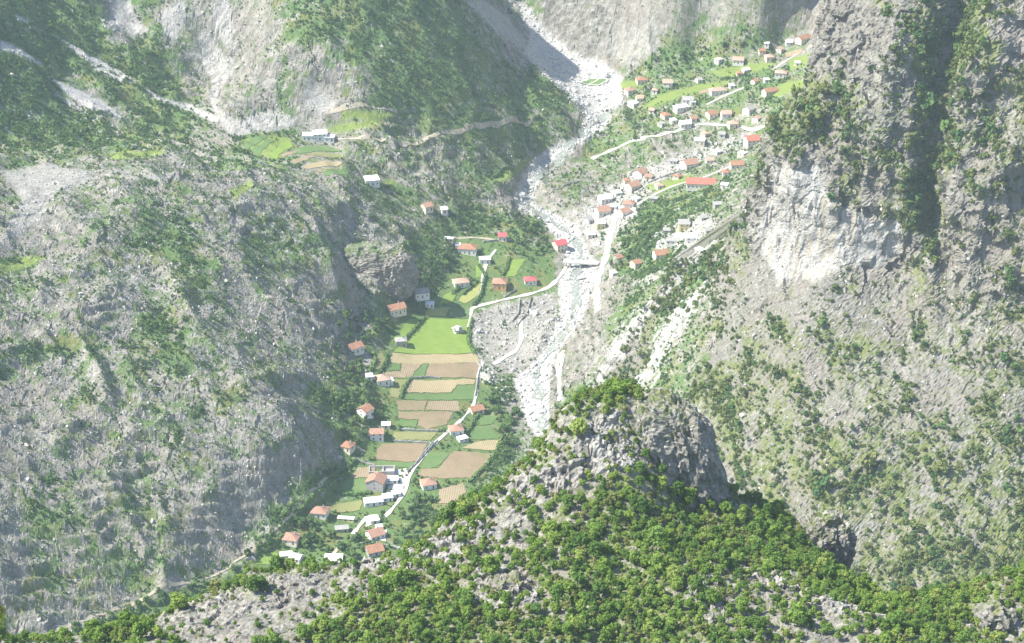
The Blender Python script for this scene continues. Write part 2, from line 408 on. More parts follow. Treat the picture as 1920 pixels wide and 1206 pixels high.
def terrain_material(name, scale=1.0, bright=1.0, stria=False, green=((0.08,0.145,0.048),(0.145,0.215,0.078))):
    m, nt = new_mat(name); t = NT(nt)
    geo = t.n('ShaderNodeNewGeometry'); P = geo.outputs['Position']
    at = t.n('ShaderNodeAttribute', attribute_name='cover'); sep = t.n('ShaderNodeSeparateColor'); t.l(at.outputs['Color'], sep.inputs[0])
    veg, pale, lime = sep.outputs
    n_big = t.noise(P, 0.02 * scale, 5, 0.6); n_mid = t.noise(P, 0.12 * scale, 6, 0.65); n_fine = t.noise(P, 0.55 * scale, 6, 0.7)
    if stria:                                               # rain-washed vertical streaks on the cliff
        mp = t.n('ShaderNodeMapping'); mp.inputs['Scale'].default_value = (1.0, 1.0, 0.14); t.l(P, mp.inputs[0])
        n_mid2 = t.noise(mp.outputs[0], 0.30 * scale, 5, 0.65)
        mp3 = t.n('ShaderNodeMapping'); mp3.inputs['Scale'].default_value = (1.0, 1.0, 0.05); t.l(P, mp3.inputs[0]); streak = t.noise(mp3.outputs[0], 0.22, 5, 0.7)
        n_mid = t.math('ADD', t.math('MULTIPLY', n_mid, 0.45), t.math('MULTIPLY', n_mid2, 0.55))
    v = t.math('ADD', t.math('MULTIPLY', n_mid, 0.55), t.math('MULTIPLY', n_fine, 0.45))
    b = bright * 1.02
    rock = t.ramp(v, [(0.30, (0.07*b, 0.068*b, 0.061*b)), (0.43, (0.165*b, 0.159*b, 0.14*b)), (0.55, (0.285*b, 0.275*b, 0.245*b)), (0.68, (0.50*b, 0.485*b, 0.445*b))])
    warm = t.maprange(n_big, 0.42, 0.62)
    rock = t.mix(t.math('MULTIPLY', warm, 0.55), rock, t.mix(v, (0.13*b, 0.115*b, 0.10*b), (0.36*b, 0.325*b, 0.285*b)))
    # grass and low herbs between the stones
    gcol = t.mix(n_fine, green[0], green[1])
    gcol = t.mix(t.maprange(t.noise(P, 0.05 * scale, 3), 0.45, 0.7), gcol, (0.17, 0.185, 0.065))
    gf = t.math('ADD', veg, t.math('MULTIPLY', t.math('SUBTRACT', v, 0.5), -2.6))
    gf = t.maprange(gf, 0.36, 0.76)
    col = t.mix(gf, rock, gcol)
    pcol = t.ramp(n_fine, [(0.3, (0.27, 0.265, 0.255)), (0.5, (0.45, 0.445, 0.43)), (0.7, (0.66, 0.655, 0.64))])
    if stria:
        pcol = t.mix(t.maprange(streak, 0.50, 0.62, 0, 0.75), pcol, (0.40, 0.345, 0.25)); pcol = t.mix(t.maprange(streak, 0.47, 0.36, 0, 0.8), pcol, (0.13, 0.125, 0.115))
    col = t.mix(t.math('MULTIPLY', pale, t.maprange(n_mid, 0.25, 0.5, 0.6, 1.0)), col, pcol)
    lcol = t.mix(n_mid, (0.15, 0.22, 0.055), (0.24, 0.29, 0.09))
    col = t.mix(lime, col, lcol)
    h = t.math('ADD', t.math('MULTIPLY', n_mid, 1.2), n_fine)
    t.finish(col, 0.95, h, 0.75, 1.6 / scale, spec=0.05)
    return m

def simple_mat(name, c0, c1, scale=1.0, rough=0.85, bump=0.0, spec=0.2):
    m, nt = new_mat(name); t = NT(nt)
    geo = t.n('ShaderNodeNewGeometry')
    n = t.noise(geo.outputs['Position'], scale, 5, 0.65)
    col = t.ramp(n, [(0.3, c0), (0.7, c1)])
    t.finish(col, rough, n if bump else None, bump, 0.3, spec)
    return m

def leaf_mat(name, stops, trans=0.25):
    """leaves: colour differs from plant to plant and from leaf clump to leaf clump"""
    m, nt = new_mat(name); t = NT(nt)
    oi = t.n('ShaderNodeObjectInfo'); geo = t.n('ShaderNodeNewGeometry')
    n = t.noise(geo.outputs['Position'], 0.9, 3)
    f = t.math('ADD', t.math('MULTIPLY', oi.outputs['Random'], 0.65), t.math('MULTIPLY', n, 0.45))
    col = t.ramp(f, stops)
    d = t.n('ShaderNodeBsdfDiffuse'); tr = t.n('ShaderNodeBsdfTranslucent'); mx = t.n('ShaderNodeMixShader'); o = t.n('ShaderNodeOutputMaterial')
    t.l(col, d.inputs[0]); t.l(t.mix(1.0, col, (0.9, 1.0, 0.45), 'MULTIPLY'), tr.inputs[0]); mx.inputs[0].default_value = trans
    t.l(d.outputs[0], mx.inputs[1]); t.l(tr.outputs[0], mx.inputs[2]); t.l(mx.outputs[0], o.inputs[0])
    return m

M = {}
M['terrain'] = terrain_material('limestone_slope', 1.0, 1.0)
M['crag'] = terrain_material('limestone_cliff', 1.3, 0.9, stria=True, green=((0.095,0.135,0.036),(0.18,0.21,0.065)))
M['near'] = terrain_material('limestone_near', 2.4, 1.0, green=((0.09,0.14,0.035),(0.185,0.22,0.07)))
M['leaf_near'] = leaf_mat('leaves_near', [(0.08, (0.12, 0.20, 0.045)), (0.3, (0.19, 0.30, 0.065)), (0.6, (0.255, 0.365, 0.085)), (0.95, (0.36, 0.425, 0.125))], 0.48)
M['leaf_dark'] = leaf_mat('leaves_oak', [(0.1, (0.09, 0.165, 0.045)), (0.6, (0.15, 0.255, 0.06)), (0.95, (0.20, 0.31, 0.075))], 0.4)
M['leaf_olive'] = leaf_mat('leaves_olive', [(0.1, (0.14, 0.175, 0.06)), (0.6, (0.22, 0.25, 0.085)), (0.95, (0.30, 0.31, 0.12))], 0.35)
M['leaf_far'] = leaf_mat('leaves_far', [(0.1, (0.065, 0.13, 0.05)), (0.5, (0.115, 0.205, 0.075)), (0.95, (0.19, 0.27, 0.095))], 0.3)
M['leaf_cliff'] = leaf_mat('leaves_cliff', [(0.1, (0.085, 0.125, 0.042)), (0.5, (0.15, 0.195, 0.065)), (0.95, (0.24, 0.265, 0.10))], 0.3)
M['rubble'] = simple_mat('limestone_rubble', (0.24, 0.23, 0.205), (0.56, 0.54, 0.50), 0.5, 0.95, 0.4)
M['bark'] = simple_mat('bark', (0.06, 0.045, 0.032), (0.14, 0.11, 0.085), 2.0)
M['stone'] = simple_mat('river_stone', (0.30, 0.30, 0.29), (0.68, 0.68, 0.66), 0.9, 0.9, 0.4)
M['wallstone'] = simple_mat('dry_stone', (0.16, 0.155, 0.145), (0.45, 0.44, 0.42), 1.2, 0.95, 0.6)
M['path'] = simple_mat('pale_track', (0.40, 0.385, 0.35), (0.62, 0.60, 0.56), 0.3, 0.95, 0.2)
M['earthpath'] = simple_mat('earth_track', (0.30, 0.265, 0.20), (0.48, 0.43, 0.34), 0.4, 0.95, 0.2)

# ------------------------------------------------------------------ terrain meshes
def cover_for(px, py, x, y, river=True):
    wob = 5 * perlin2(x / 9, y / 9, 21) + 4 * perlin2(x / 3.5, y / 3.5, 22)
    wobv = 34 * perlin2(x / 30, y / 30, 23) + 18 * perlin2(x / 12, y / 12, 24)
    wobw = 34 * perlin2(x / 30, y / 30, 25) + 18 * perlin2(x / 12, y / 12, 26)
    veg = veg_at(px + wobv, py + 0.6 * wobw) + 0.22 * perlin2(x / 16, y / 16, 27) + 0.16 * perlin2(x / 5, y / 5, 28)
    pale = np.zeros_like(px); lime = np.zeros_like(px)
    for q_, p in enumerate(SCREE): pale = np.maximum(pale, (0.28 if q_ in (13, 14, 15) else 0.8 if q_ < 7 else 0.5) * poly_mask(px, py, p, 3, wob * (0.2 if q_ < 7 else 0.6)))
    for p in SCREE_R: pale = np.maximum(pale, 0.75 * poly_mask(px, py, p, 8, wob * 3.0))
    if river:
        for p in RIVER: pale = np.maximum(pale, poly_mask(px, py, p, 4, wob * 0.9))
        for q_, p in enumerate(GRAVEL): pale = np.maximum(pale, (0.28 if q_ == 0 else 0.5) * poly_mask(px, py, p, 6, wob * 2.5))
    for p in LIME: lime = np.maximum(lime, poly_mask(px, py, p, 2.5, wob * 0.3))
    if river: veg = np.maximum(veg, 0.85 * poly_mask(px, py, FLAT[2][0], 10, wob) * (1 - pale))
    veg = np.clip(veg * (1 - 0.9 * pale), 0, 1)
    return veg, pale, lime

def link(o, kind=None, mat=None, parent=None):
    COL.objects.link(o)
    if kind: o['kind'] = kind
    if mat is not None: o.data.materials.append(mat)
    if parent is not None: o.parent = parent
    return o

tpx, tpy = project(TX.ravel(), TY.ravel(), TZ.ravel())
t_veg, t_pale, t_lime = cover_for(tpx, tpy, TX.ravel(), TY.ravel())
me = grid_mesh('terrain', TX, TY, TZ, False)
set_mask(me, t_veg, t_pale, t_lime)
terrain = link(bpy.data.objects.new('terrain', me), 'structure', M['terrain'])

# the great crag on the right: a relief over (s, z), its face looking left and towards the near side
AX = R(34.0); AD = (math.sin(AX), math.cos(AX)); AS = (math.cos(AX), -math.sin(AX))
CP = [(1350,450,1305),(1330,590,1206),(1300,700,1165),(1280,760,1157),(1250,650,1218),(1420,500,1217),(1500,520,1182),(1600,500,1166),(1690,500,1168),
      (1490,330,1192),(1600,400,1174),(1540,400,1180),(1450,250,1226),(1550,250,1208),(1520,165,1232),(1570,60,1246),(1700,300,1172),(1680,100,1205),(1610,0,1256),(1700,0,1225),
      (1600,300,1186),(1620,180,1205),(1620,80,1228),
      (1800,400,1150),(1850,100,1190),(1900,0,1210),(1900,300,1150),(1800,250,1172),(1790,60,1215),(1430,420,1226),(1415,330,1240),
      (1500,650,1120),(1600,800,1050),(1650,1000,985),(1650,1100,950),(1850,800,1040),(1900,600,1105),(1780,520,1130),(1850,1000,972),(1900,1100,940),(1400,800,1090),(1380,900,1050),
      (1700,650,1112),(1700,560,1140),(1400,1200,930),(1400,620,1165),(1900,1300,880),(1600,1300,880),(2100,700,1080),(2100,100,1200),(2100,1100,950),(1700,-300,1330),(1900,-300,1330),(2100,-300,1330)]
cpt = []; cv = []
for px, py, y in CP:
    x, y, z = at_y(px, py, y)
    cpt.append((x * AS[0] + y * AS[1], z)); cv.append(x * AD[0] + y * AD[1])
cf = rbf(cpt, cv)
# left outline of the crag in the photograph, as s over z
OUT = [(1580,-60,1290),(1562,0,1275),(1542,60,1262),(1530,120,1250),(1528,160,1245),(1500,178,1240),(1462,210,1236),(1446,245,1238),(1440,300,1244),(1424,350,1252),(1398,400,1265),(1372,440,1290),(1340,480,1300)]
oz = []; os_ = []
for px, py, y in OUT:
    x, y, z = at_y(px, py, y); oz.append(z); os_.append(x * AS[0] + y * AS[1])
o_ord = np.argsort(oz); oz = np.array(oz)[o_ord]; os_ = np.array(os_)[o_ord]
GUL = [(1758,-40,1240),(1735,60,1215),(1712,150,1195),(1708,250,1180),(1700,340,1175),(1712,420,1168),(1738,500,1140),(1748,580,1120),(1760,700,1095)]
gz = []; gs = []
for px, py, y in GUL:
    x, y, z = at_y(px, py, y); gz.append(z); gs.append(x * AS[0] + y * AS[1])
g_ord = np.argsort(gz); gz = np.array(gz)[g_ord]; gs = np.array(gs)[g_ord]
s_min = min(c[0] for c in cpt) - 25; s_max = max(c[0] for c in cpt)
S1 = np.linspace(s_min, s_max, 470); Z1 = np.linspace(-15, 400, 470)
SG, ZG = np.meshgrid(S1, Z1)
DG = cf(SG.ravel(), ZG.ravel()).reshape(SG.shape)
DG = blur(DG, 2)
# the dark gully: a sharp wall on its left, an open slope on its right
gsz = np.interp(Z1, gz, gs)[:, None] + 3.5 * perlin2(ZG / 20, SG * 0 + 3.3, 31) + 1.6 * perlin2(ZG / 6, SG * 0 + 3.3, 31)
gd = SG - gsz
gamp = np.interp(Z1, [90, 120, 150, 190, 330, 400], [0, 7, 14, 24, 28, 22])[:, None]
gprof = np.where(gd < 0, 0.0, sstep(0, 7, gd) * (1 - sstep(11, 36, gd)))
DG = DG + gamp * gprof
# buttress ribs and flutes of the white cliff
ribs = 1 - 2 * np.abs(perlin2(SG / 17 + 0.5 * perlin2(SG / 40, ZG / 40, 33), ZG / 120, 32))
flutes = (1 - 2 * np.abs(perlin2(SG / 8 + 0.9 * perlin2(SG / 13, ZG / 22, 56), ZG / 26, 34))) * (0.35 + 0.65 * sstep(-0.2, 0.4, perlin2(SG / 14, ZG / 30, 57)))
steep = sstep(112, 150, ZG)
XC = SG * AS[0] + DG * AD[0]; YC = SG * AS[1] + DG * AD[1]
cpx, cpy = project(XC, YC, ZG)
white = np.zeros(SG.shape)
for p in WHITE_CLIFF: white = np.maximum(white, poly_mask(cpx, cpy, p, 10, 9 * perlin2(SG / 7, ZG / 14, 35)))
big = perlin2(SG / 30 + 0.6 * perlin2(SG / 60, ZG / 60, 39), ZG / 60, 40)
DG = DG - steep * (1 - 0.7 * white) * (3.5 * ribs + 9.0 * big) - steep * (0.6 + 1.5 * white) * flutes
# ledges
lph = (ZG + 0.25 * SG + 5 * perlin2(SG / 30, ZG / 30, 36)) / 13.0; lf = lph - np.floor(lph)
DG = DG + (1 - 0.75 * white) * (sstep(0.2, 0.9, lf) - lf) * 6.0 * (0.4 + 0.6 * steep)
# left flank falls away behind the outline
ol = np.interp(Z1, oz, os_)[:, None] + 4.5 * perlin2(ZG / 22, SG * 0 + 1.7, 37) + 2.6 * perlin2(ZG / 8, SG * 0 + 1.7, 38) + 1.2 * perlin2(ZG / 3, SG * 0 + 1.7, 38)
fl = np.maximum(0, ol - SG)
flank = sstep(oz[0] - 2, oz[0] + 3, ZG)
fl = fl * flank
DG = DG + flank * (np.minimum(fl, 4) * 1.4 + np.maximum(0, fl - 4) * 16.0)
DG = np.minimum(DG, 2300)
XC = SG * AS[0] + DG * AD[0]; YC = SG * AS[1] + DG * AD[1]; ZC = ZG.copy()
# crumbled rock, pushed out along the normal
def normals(X, Y, Z):
    P = np.stack([X, Y, Z], -1); a = np.gradient(P, axis=1); b = np.gradient(P, axis=0)
    n = np.cross(a, b); return n / (np.linalg.norm(n, axis=-1, keepdims=True) + 1e-9)
nrm = normals(XC, YC, ZC); sg = np.sign((nrm[..., 1] < 0) - 0.5)[..., None]; nrm = nrm * sg
keep = (fl < 12)
dsp = (0.45 + 0.55 * steep) * (3.0 * facet3(XC / 13, YC / 13, ZC / 20, 1) + 1.5 * facet3(XC / 5, YC / 5, ZC / 6.5, 2)) + 0.7 * facet3(XC / 2.1, YC / 2.1, ZC / 2.4, 3)
dsp = dsp * (1 - 0.65 * white) * np.where(keep, 1, 0)
XC = XC + nrm[..., 0] * dsp; YC = YC + nrm[..., 1] * dsp; ZC = ZC + nrm[..., 2] * dsp
cpx, cpy = project(XC, YC, ZC)
c_veg, c_pale, c_lime = cover_for(cpx.ravel(), cpy.ravel(), (SG + 0.3 * YC).ravel(), (ZG * 1.3 + 0.2 * YC).ravel(), river=False)
c_pale = np.maximum(c_pale, 0.72 * white.ravel()); c_veg = c_veg * (1 - 0.95 * white.ravel())
me = grid_mesh('crag', XC, YC, ZC, False)
set_mask(me, np.clip(c_veg * 0.86, 0, 1), c_pale, c_lime * 0)
crag = link(bpy.data.objects.new('crag', me), 'structure', M['crag'])

# the near knoll: heights over (x, y)
FP = [(100,1206,446),(300,1206,444),(600,1206,440),(1000,1206,438),(1400,1206,440),(1700,1206,445),(1900,1206,450),(2100,1206,455),(-100,1206,440),
      (100,1500,385),(600,1500,380),(1000,1500,380),(1400,1500,380),(1900,1500,385),
      (60,1212,450),(300,1166,476),(470,1084,495),(620,1068,505),(780,1046,512),(850,964,522),(960,904,532),(1020,834,540),(1060,768,545),(1150,738,550),(1205,745,550),
      (600,1130,474),(850,1080,484),(1000,1000,502),(1100,900,522),(1130,810,538),(1200,880,528),(1250,1000,512),(1000,1120,464),(1300,1060,482),(1400,1130,462),(1500,1120,470),(1600,1150,462),(1250,1150,456),
      (1285,965,530),(1350,965,535),(1420,975,536),(1470,1000,532),(1540,1060,512),(1610,1105,496),(1660,1140,486),(1750,1130,482),(1850,1105,486),(1910,1085,492),(2100,1060,500)]
fpt = []; fv = []; crest = []
for px, py, y in FP:
    x, y, z = at_y(px, py, y); fpt.append((x, y)); fv.append(float(z))
# ground falls away steeply beyond the skyline of the knoll
SKY = [(-60,1206,446),(60,1212,452),(300,1164,479),(470,1082,498),(620,1065,508),(780,1043,515),(850,961,525),(960,901,535),(1020,831,543),(1060,765,548),(1150,735,553),(1205,742,553),
       (1300,900,556),(1350,945,552),(1420,960,550),(1480,985,548),(1545,1040,530),(1612,1100,502),(1660,1132,490),(1750,1122,486),(1850,1096,490),(1910,1078,496),(2100,1050,506)]
for px, py, y in SKY:
    x, y, z = (float(v) for v in at_y(px, py, y))
    for dy, dz in ((14, 10), (40, 62), (90, 150)):
        fpt.append((x * (1 + dy / y), y + dy)); fv.append(z - dz)
ff = rbf(fpt, fv)
FXs = np.linspace(-185, 200, 650); FYs = np.concatenate([np.linspace(385, 440, 60)[:-1], np.linspace(440, 575, 330), np.linspace(575, 640, 60)[1:]])
FX, FY = np.meshgrid(FXs, FYs)
FZ = ff(FX.ravel(), FY.ravel()).reshape(FX.shape); FZ = blur(FZ, 3)
fpx, fpy = project(FX, FY, FZ)
f_rock = np.zeros(FX.shape)
ROCKY = [[(1100,800),(1150,775),(1180,850),(1195,890),(1120,895),(1080,850)], [(940,930),(1000,888),(1080,855),(1115,890),(1020,935),(960,958)], [(1210,770),(1235,830),(1255,850),(1275,935),(1255,925),(1225,860),(1200,800)],
         [(800,1030),(850,975),(915,972),(925,1005),(860,1045)], [(620,1060),(700,1048),(790,1036),(870,1040),(880,1060),(800,1075),(700,1075)],
         [(890,1080),(960,1060),(1010,1100),(1000,1150),(920,1160),(890,1130)],
         [(1280,1090),(1340,1110),(1420,1160),(1400,1206),(1330,1180),(1290,1140)],
         [(1390,1060),(1480,1080),(1570,1120),(1640,1150),(1590,1160),(1490,1120),(1400,1090)],
         [(1840,1140),(1880,1130),(1920,1150),(1920,1190),(1850,1195)],
         [(280,1170),(380,1110),(470,1080),(600,1080),(560,1130),(420,1160),(300,1206)]]
for q_, p in enumerate(ROCKY): f_rock = np.maximum(f_rock, (0.45 if q_ == len(ROCKY) - 1 else 1.0) * poly_mask(fpx, fpy, p, 10, 10 * perlin2(FX / 4, FY / 4, 41)))
n1 = 1 - 2 * np.abs(perlin2(FX / 16, FY / 16, 42)); n2 = 1 - 2 * np.abs(perlin2(FX / 6, FY / 6, 43)); n3 = 1 - 2 * np.abs(perlin2(FX / 2.4, FY / 2.4, 44))
rk = 0.3 + 0.7 * f_rock
FZ = FZ + 1.0 * n1 + rk * (1.7 * facet2(FX / 5.5, FY / 6.5, 46) + 0.6 * n3)
nrm = normals(FX, FY, FZ); dsp = rk * (1.5 * facet3(FX / 3, FY / 3, FZ / 4, 5) + 0.9 * facet3(FX / 1.4, FY / 1.4, FZ / 1.8, 6))
FXd = FX + nrm[..., 0] * dsp; FYd = FY + nrm[..., 1] * dsp; FZd = FZ + nrm[..., 2] * dsp
fpx, fpy = project(FXd, FYd, FZd)
f_veg, f_pale, _ = cover_for(fpx.ravel(), fpy.ravel(), FX.ravel() * 3, FY.ravel() * 3, river=False)
f_veg = np.clip(f_veg * (1 - 0.6 * f_rock.ravel()) * 0.78, 0, 1)
f_pale = np.clip(0.35 * f_rock.ravel() * sstep(0.0, 0.5, n2.ravel()), 0, 1)
me = grid_mesh('knoll', FXd, FYd, FZd, False)
set_mask(me, f_veg, f_pale, f_pale * 0)
knoll = link(bpy.data.objects.new('knoll', me), 'structure', M['near'])
def bil2(A, x, y):
    gx = np.clip((x - FXs[0]) / (FXs[1] - FXs[0]), 0, len(FXs) - 1.001); gy = np.clip(np.interp(y, FYs, np.arange(len(FYs))), 0, len(FYs) - 1.001)
    i = gx.astype(int); j = gy.astype(int); fx = gx - i; fy = gy - j
    return (A[j, i] * (1 - fx) + A[j, i + 1] * fx) * (1 - fy) + (A[j + 1, i] * (1 - fx) + A[j + 1, i + 1] * fx) * fy
def knoll_height(x, y): return bil2(FZ, np.asarray(x, float), np.asarray(y, float))
def hit_knoll(px, py):
    dx, dy, dz = ray(px, py); yy = np.arange(400.0, 600.0, 0.5); t = yy / dy
    x = dx * t; z = CAM_Z + dz * t; b = np.nonzero(z < knoll_height(x, yy))[0]
    k = b[0] if len(b) else len(yy) - 1
    return Vector((float(x[k]), float(yy[k]), float(knoll_height(x[k], yy[k]))))

# ------------------------------------------------------------------ sheets and ribbons laid on the valley ground
def new_obj(name, me, mat=None, parent=None, kind=None, label=None, cat=None, group=None):
    o = bpy.data.objects.new(name, me); COL.objects.link(o)
    if me is not None and mat is not None and not me.materials: me.materials.append(mat)
    if parent is not None: o.parent = parent
    if kind: o['kind'] = kind
    if label: o['label'] = label
    if cat: o['category'] = cat
    if group: o['group'] = group
    return o
def bm_mesh(bm, name, smooth=False):
    me = bpy.data.meshes.new(name); bm.to_mesh(me); bm.free()
    (me.shade_smooth if smooth else me.shade_flat)()
    return me
def drape(name, poly, mat, lift=0.3, step=3.0, thick=True, parent=None):
    W = [hit(*p) for p in poly]
    bm = bmesh.new(); vs_ = [bm.verts.new((w.x, w.y, 0)) for w in W]
    bm.faces.new(vs_); bmesh.ops.triangulate(bm, faces=bm.faces[:])
    xs = [w.x for w in W]; ys = [w.y for w in W]
    for ax, lo, hi in ((0, min(xs), max(xs)), (1, min(ys), max(ys))):
        k = lo + step
        while k < hi:
            no = Vector((1, 0, 0)) if ax == 0 else Vector((0, 1, 0)); co = no * k
            bmesh.ops.bisect_plane(bm, geom=bm.verts[:] + bm.edges[:] + bm.faces[:], plane_co=co, plane_no=no)
            k += step
    co = np.array([v.co[:] for v in bm.verts])                # ragged margins
    jx = 0.9 * perlin2(co[:, 0] / 5, co[:, 1] / 5, 52) + 0.4 * perlin2(co[:, 0] / 2, co[:, 1] / 2, 53); jy = 1.3 * perlin2(co[:, 0] / 5, co[:, 1] / 5, 54) + 0.5 * perlin2(co[:, 0] / 2, co[:, 1] / 2, 55)
    for v, a, b in zip(bm.verts, jx, jy): v.co.x += float(a); v.co.y += float(b)
    co = np.array([v.co[:] for v in bm.verts]); g = ground(co[:, 0], co[:, 1])
    for v, z in zip(bm.verts, g): v.co.z = float(z) + lift
    for f in bm.faces:
        if f.normal.z < 0: f.normal_flip()
    return new_obj(name, bm_mesh(bm, name, True), mat, parent, None if parent else 'structure')
def polyline(pix, step=4.0):
    W = [hit(*p) for p in pix]; out = []
    for a, b in zip(W[:-1], W[1:]):
        n = max(1, int((b - a).length / step))
        out += [a.lerp(b, k / n) for k in range(n)]
    out.append(W[-1])
    for _ in range(2):                                       # round the corners
        out = [out[0]] + [(p + q * 2 + r) / 4 for p, q, r in zip(out[:-2], out[1:-1], out[2:])] + [out[-1]]
    return out
def ribbon(name, pix, width, mat, lift=0.4, wob=0.35, kind='structure', parent=None):
    P = polyline(pix); v = []; f = []; nx = 3
    for i, p in enumerate(P):
        d = (P[min(i + 1, len(P) - 1)] - P[max(i - 1, 0)]); d.z = 0; d.normalize(); s = Vector((d.y, -d.x, 0))
        w = width * (1 + wob * float(perlin2(np.array([p.x / 14.0]), np.array([p.y / 14.0]), 51)[0] * 2 + perlin2(np.array([p.x / 3.7]), np.array([p.y / 3.7]), 56)[0]))
        for k in range(nx + 1):
            q = p + s * w * (k / nx - 0.5); v.append((q.x, q.y, float(ground(q.x, q.y)) + lift))
        if i:
            for k in range(nx):
                a = (i - 1) * (nx + 1) + k; f.append((a, a + 1, a + nx + 2, a + nx + 1))
    me = bpy.data.meshes.new(name); me.from_pydata(v, [], f); me.shade_smooth()
    if sum(p.normal.z for p in me.polygons) < 0: me.flip_normals()
    return new_obj(name, me, mat, parent, kind)

def field_mat(name, c0, c1, ang, pitch, amp=0.35):
    m, nt = new_mat(name); t = NT(nt)
    geo = t.n('ShaderNodeNewGeometry'); P = geo.outputs['Position']
    mp = t.n('ShaderNodeMapping'); mp.inputs['Rotation'].default_value = (0, 0, R(ang)); t.l(P, mp.inputs[0])
    wv = t.n('ShaderNodeTexWave'); wv.inputs['Scale'].default_value = 0.31 / pitch * 2; wv.inputs['Distortion'].default_value = 1.5; wv.inputs['Detail'].default_value = 2
    t.l(mp.outputs[0], wv.inputs[0])
    n = t.noise(P, 0.12, 4); n2 = t.noise(P, 0.8, 4)
    f = t.math('ADD', t.math('MULTIPLY', n, 0.6), t.math('MULTIPLY', n2, 0.4))
    f = t.math('ADD', t.math('MULTIPLY', f, 1 - amp), t.math('MULTIPLY', wv.outputs['Fac'], amp))
    col = t.ramp(f, [(0.3, c0), (0.68, c1)])
    weeds = t.maprange(t.math('ADD', t.math('MULTIPLY', t.noise(P, 0.07, 3), 0.5), t.math('MULTIPLY', t.noise(P, 0.45, 5, 0.7), 0.5)), 0.50, 0.66)
    col = t.mix(t.math('MULTIPLY', weeds, 0.45), col, (0.16, 0.20, 0.075))
    t.finish(col, 0.95, f, 0.4, 0.3, 0.05)
    return m
FM = {
    'soil': field_mat('ploughed_soil', (0.195, 0.148, 0.095), (0.315, 0.245, 0.165), 12, 2.2),
    'soil2': field_mat('dry_soil', (0.225, 0.178, 0.12), (0.345, 0.275, 0.19), 4, 3.0),
    'tan': field_mat('stubble', (0.28, 0.235, 0.135), (0.40, 0.33, 0.21), 8, 2.6),
    'olive': field_mat('weedy_plot', (0.17, 0.19, 0.075), (0.28, 0.27, 0.13), 15, 3),
    'green': field_mat('young_crop', (0.085, 0.15, 0.055), (0.15, 0.22, 0.085), 5, 2.0),
    'lime': field_mat('bright_meadow', (0.15, 0.235, 0.045), (0.225, 0.31, 0.075), 80, 6, 0.15),
    'yellow': field_mat('mown_meadow', (0.24, 0.27, 0.08), (0.33, 0.34, 0.13), 30, 4, 0.2),
}
FIELDS = [
    ('lime',[(800,598),(878,600),(874,640),(889,664),(850,665),(738,661),(762,626)]), ('lime',[(768,600),(794,599),(756,640),(735,642)]),
    ('yellow',[(802,580),(843,578),(834,595),(798,595)]), ('green',[(846,580),(881,582),(878,598),(838,597)]),
    ('tan',[(736,663),(820,666),(893,666),(900,681),(728,680)]),
    ('green',[(726,682),(751,682),(749,696),(722,697)]), ('soil2',[(753,682),(793,682),(768,709),(716,710),(723,698),(751,697)]), ('green',[(795,682),(803,682),(796,707),(770,709)]),
    ('soil',[(805,682),(900,683),(893,711),(798,708)]),
    ('tan',[(772,713),(892,713),(889,722),(858,724),(846,737),(758,738)]), ('green',[(860,725),(890,724),(889,750),(750,750),(757,740),(848,739)]), ('olive',[(737,713),(768,713),(750,748),(730,744)]),
    ('soil',[(742,753),(801,753),(795,771),(748,771)]), ('soil2',[(804,753),(859,753),(863,771),(798,771)]),
    ('soil',[(748,774),(850,774),(836,799),(802,806),(784,800),(787,788),(746,787)]), ('green',[(746,789),(784,789),(780,802),(744,799)]),
    ('olive',[(738,810),(818,812),(810,828),(734,826)]),
    ('soil',[(713,832),(802,834),(780,868),(703,864)]), ('green',[(703,866),(779,870),(773,878),(705,874)]),
    ('green',[(802,850),(846,851),(820,878),(788,880)]), ('soil',[(849,848),(925,851),(914,880),(890,899),(838,899),(784,894),(790,882),(823,880)]),
    ('green',[(884,802),(920,799),(934,824),(898,827),(868,824)]), ('tan',[(900,829),(936,827),(928,846),(866,842)]), ('green',[(898,779),(934,782),(922,797),(886,799)]),
    ('soil2',[(824,920),(868,907),(874,924),(850,946),(822,945)]),
    ('soil2',[(672,879),(705,877),(702,898),(656,897)]), ('green',[(654,899),(700,900),(690,924),(624,926)]), ('olive',[(612,942),(680,940),(674,958),(608,960)]),
    ('olive',[(664,872),(640,882),(606,915),(612,918)]), ('green',[(632,884),(640,882),(565,960),(550,960)]),
    ('lime',[(500,1042),(518,1036),(535,1052),(500,1062),(478,1062)]),
    ('yellow',[(872,548),(905,528),(896,556),(874,570),(858,566)]), ('lime',[(952,490),(986,487),(966,519),(942,522)]), ('lime',[(832,556),(864,540),(848,568),(824,572)]),
    ('lime',[(892,500),(908,498),(905,520),(892,524)]), ('green',[(858,446),(882,446),(875,458),(855,458)]),
    ('green',[(745,615),(765,603),(748,628),(738,632)]), ('olive',[(712,660),(728,659),(716,690),(694,702),(702,680)]),
    ('soil2',[(526,292),(560,280),(566,285),(532,297)]), ('soil2',[(545,303),(585,292),(592,296),(552,308)]), ('tan',[(566,312),(610,302),(640,304),(640,309),(575,319)]),
    ('soil2',[(590,320),(640,314),(642,318),(600,325)]), ('lime',[(505,290),(540,265),(546,268),(518,300)]), ('green',[(470,285),(505,262),(515,265),(485,292)]),
    ('green',[(545,282),(575,274),(620,276),(640,282),(600,284),(560,290)]), ('olive',[(560,292),(600,286),(645,290),(645,297),(600,294)]), ('green',[(470,262),(500,254),(498,262),(465,282),(455,276)]),
    ('lime',[(525,270),(545,262),(548,276),(522,292),(512,298)]), ('green',[(600,318),(640,312),(660,318),(650,328),(610,330)]),
    ('soil2',[(1470,100),(1505,92),(1500,102),(1475,108)]), ('soil2',[(1310,172),(1332,166),(1330,172),(1312,178)]),
]
for k, poly in FIELDS: drape('field', poly, FM[k], 0.32)
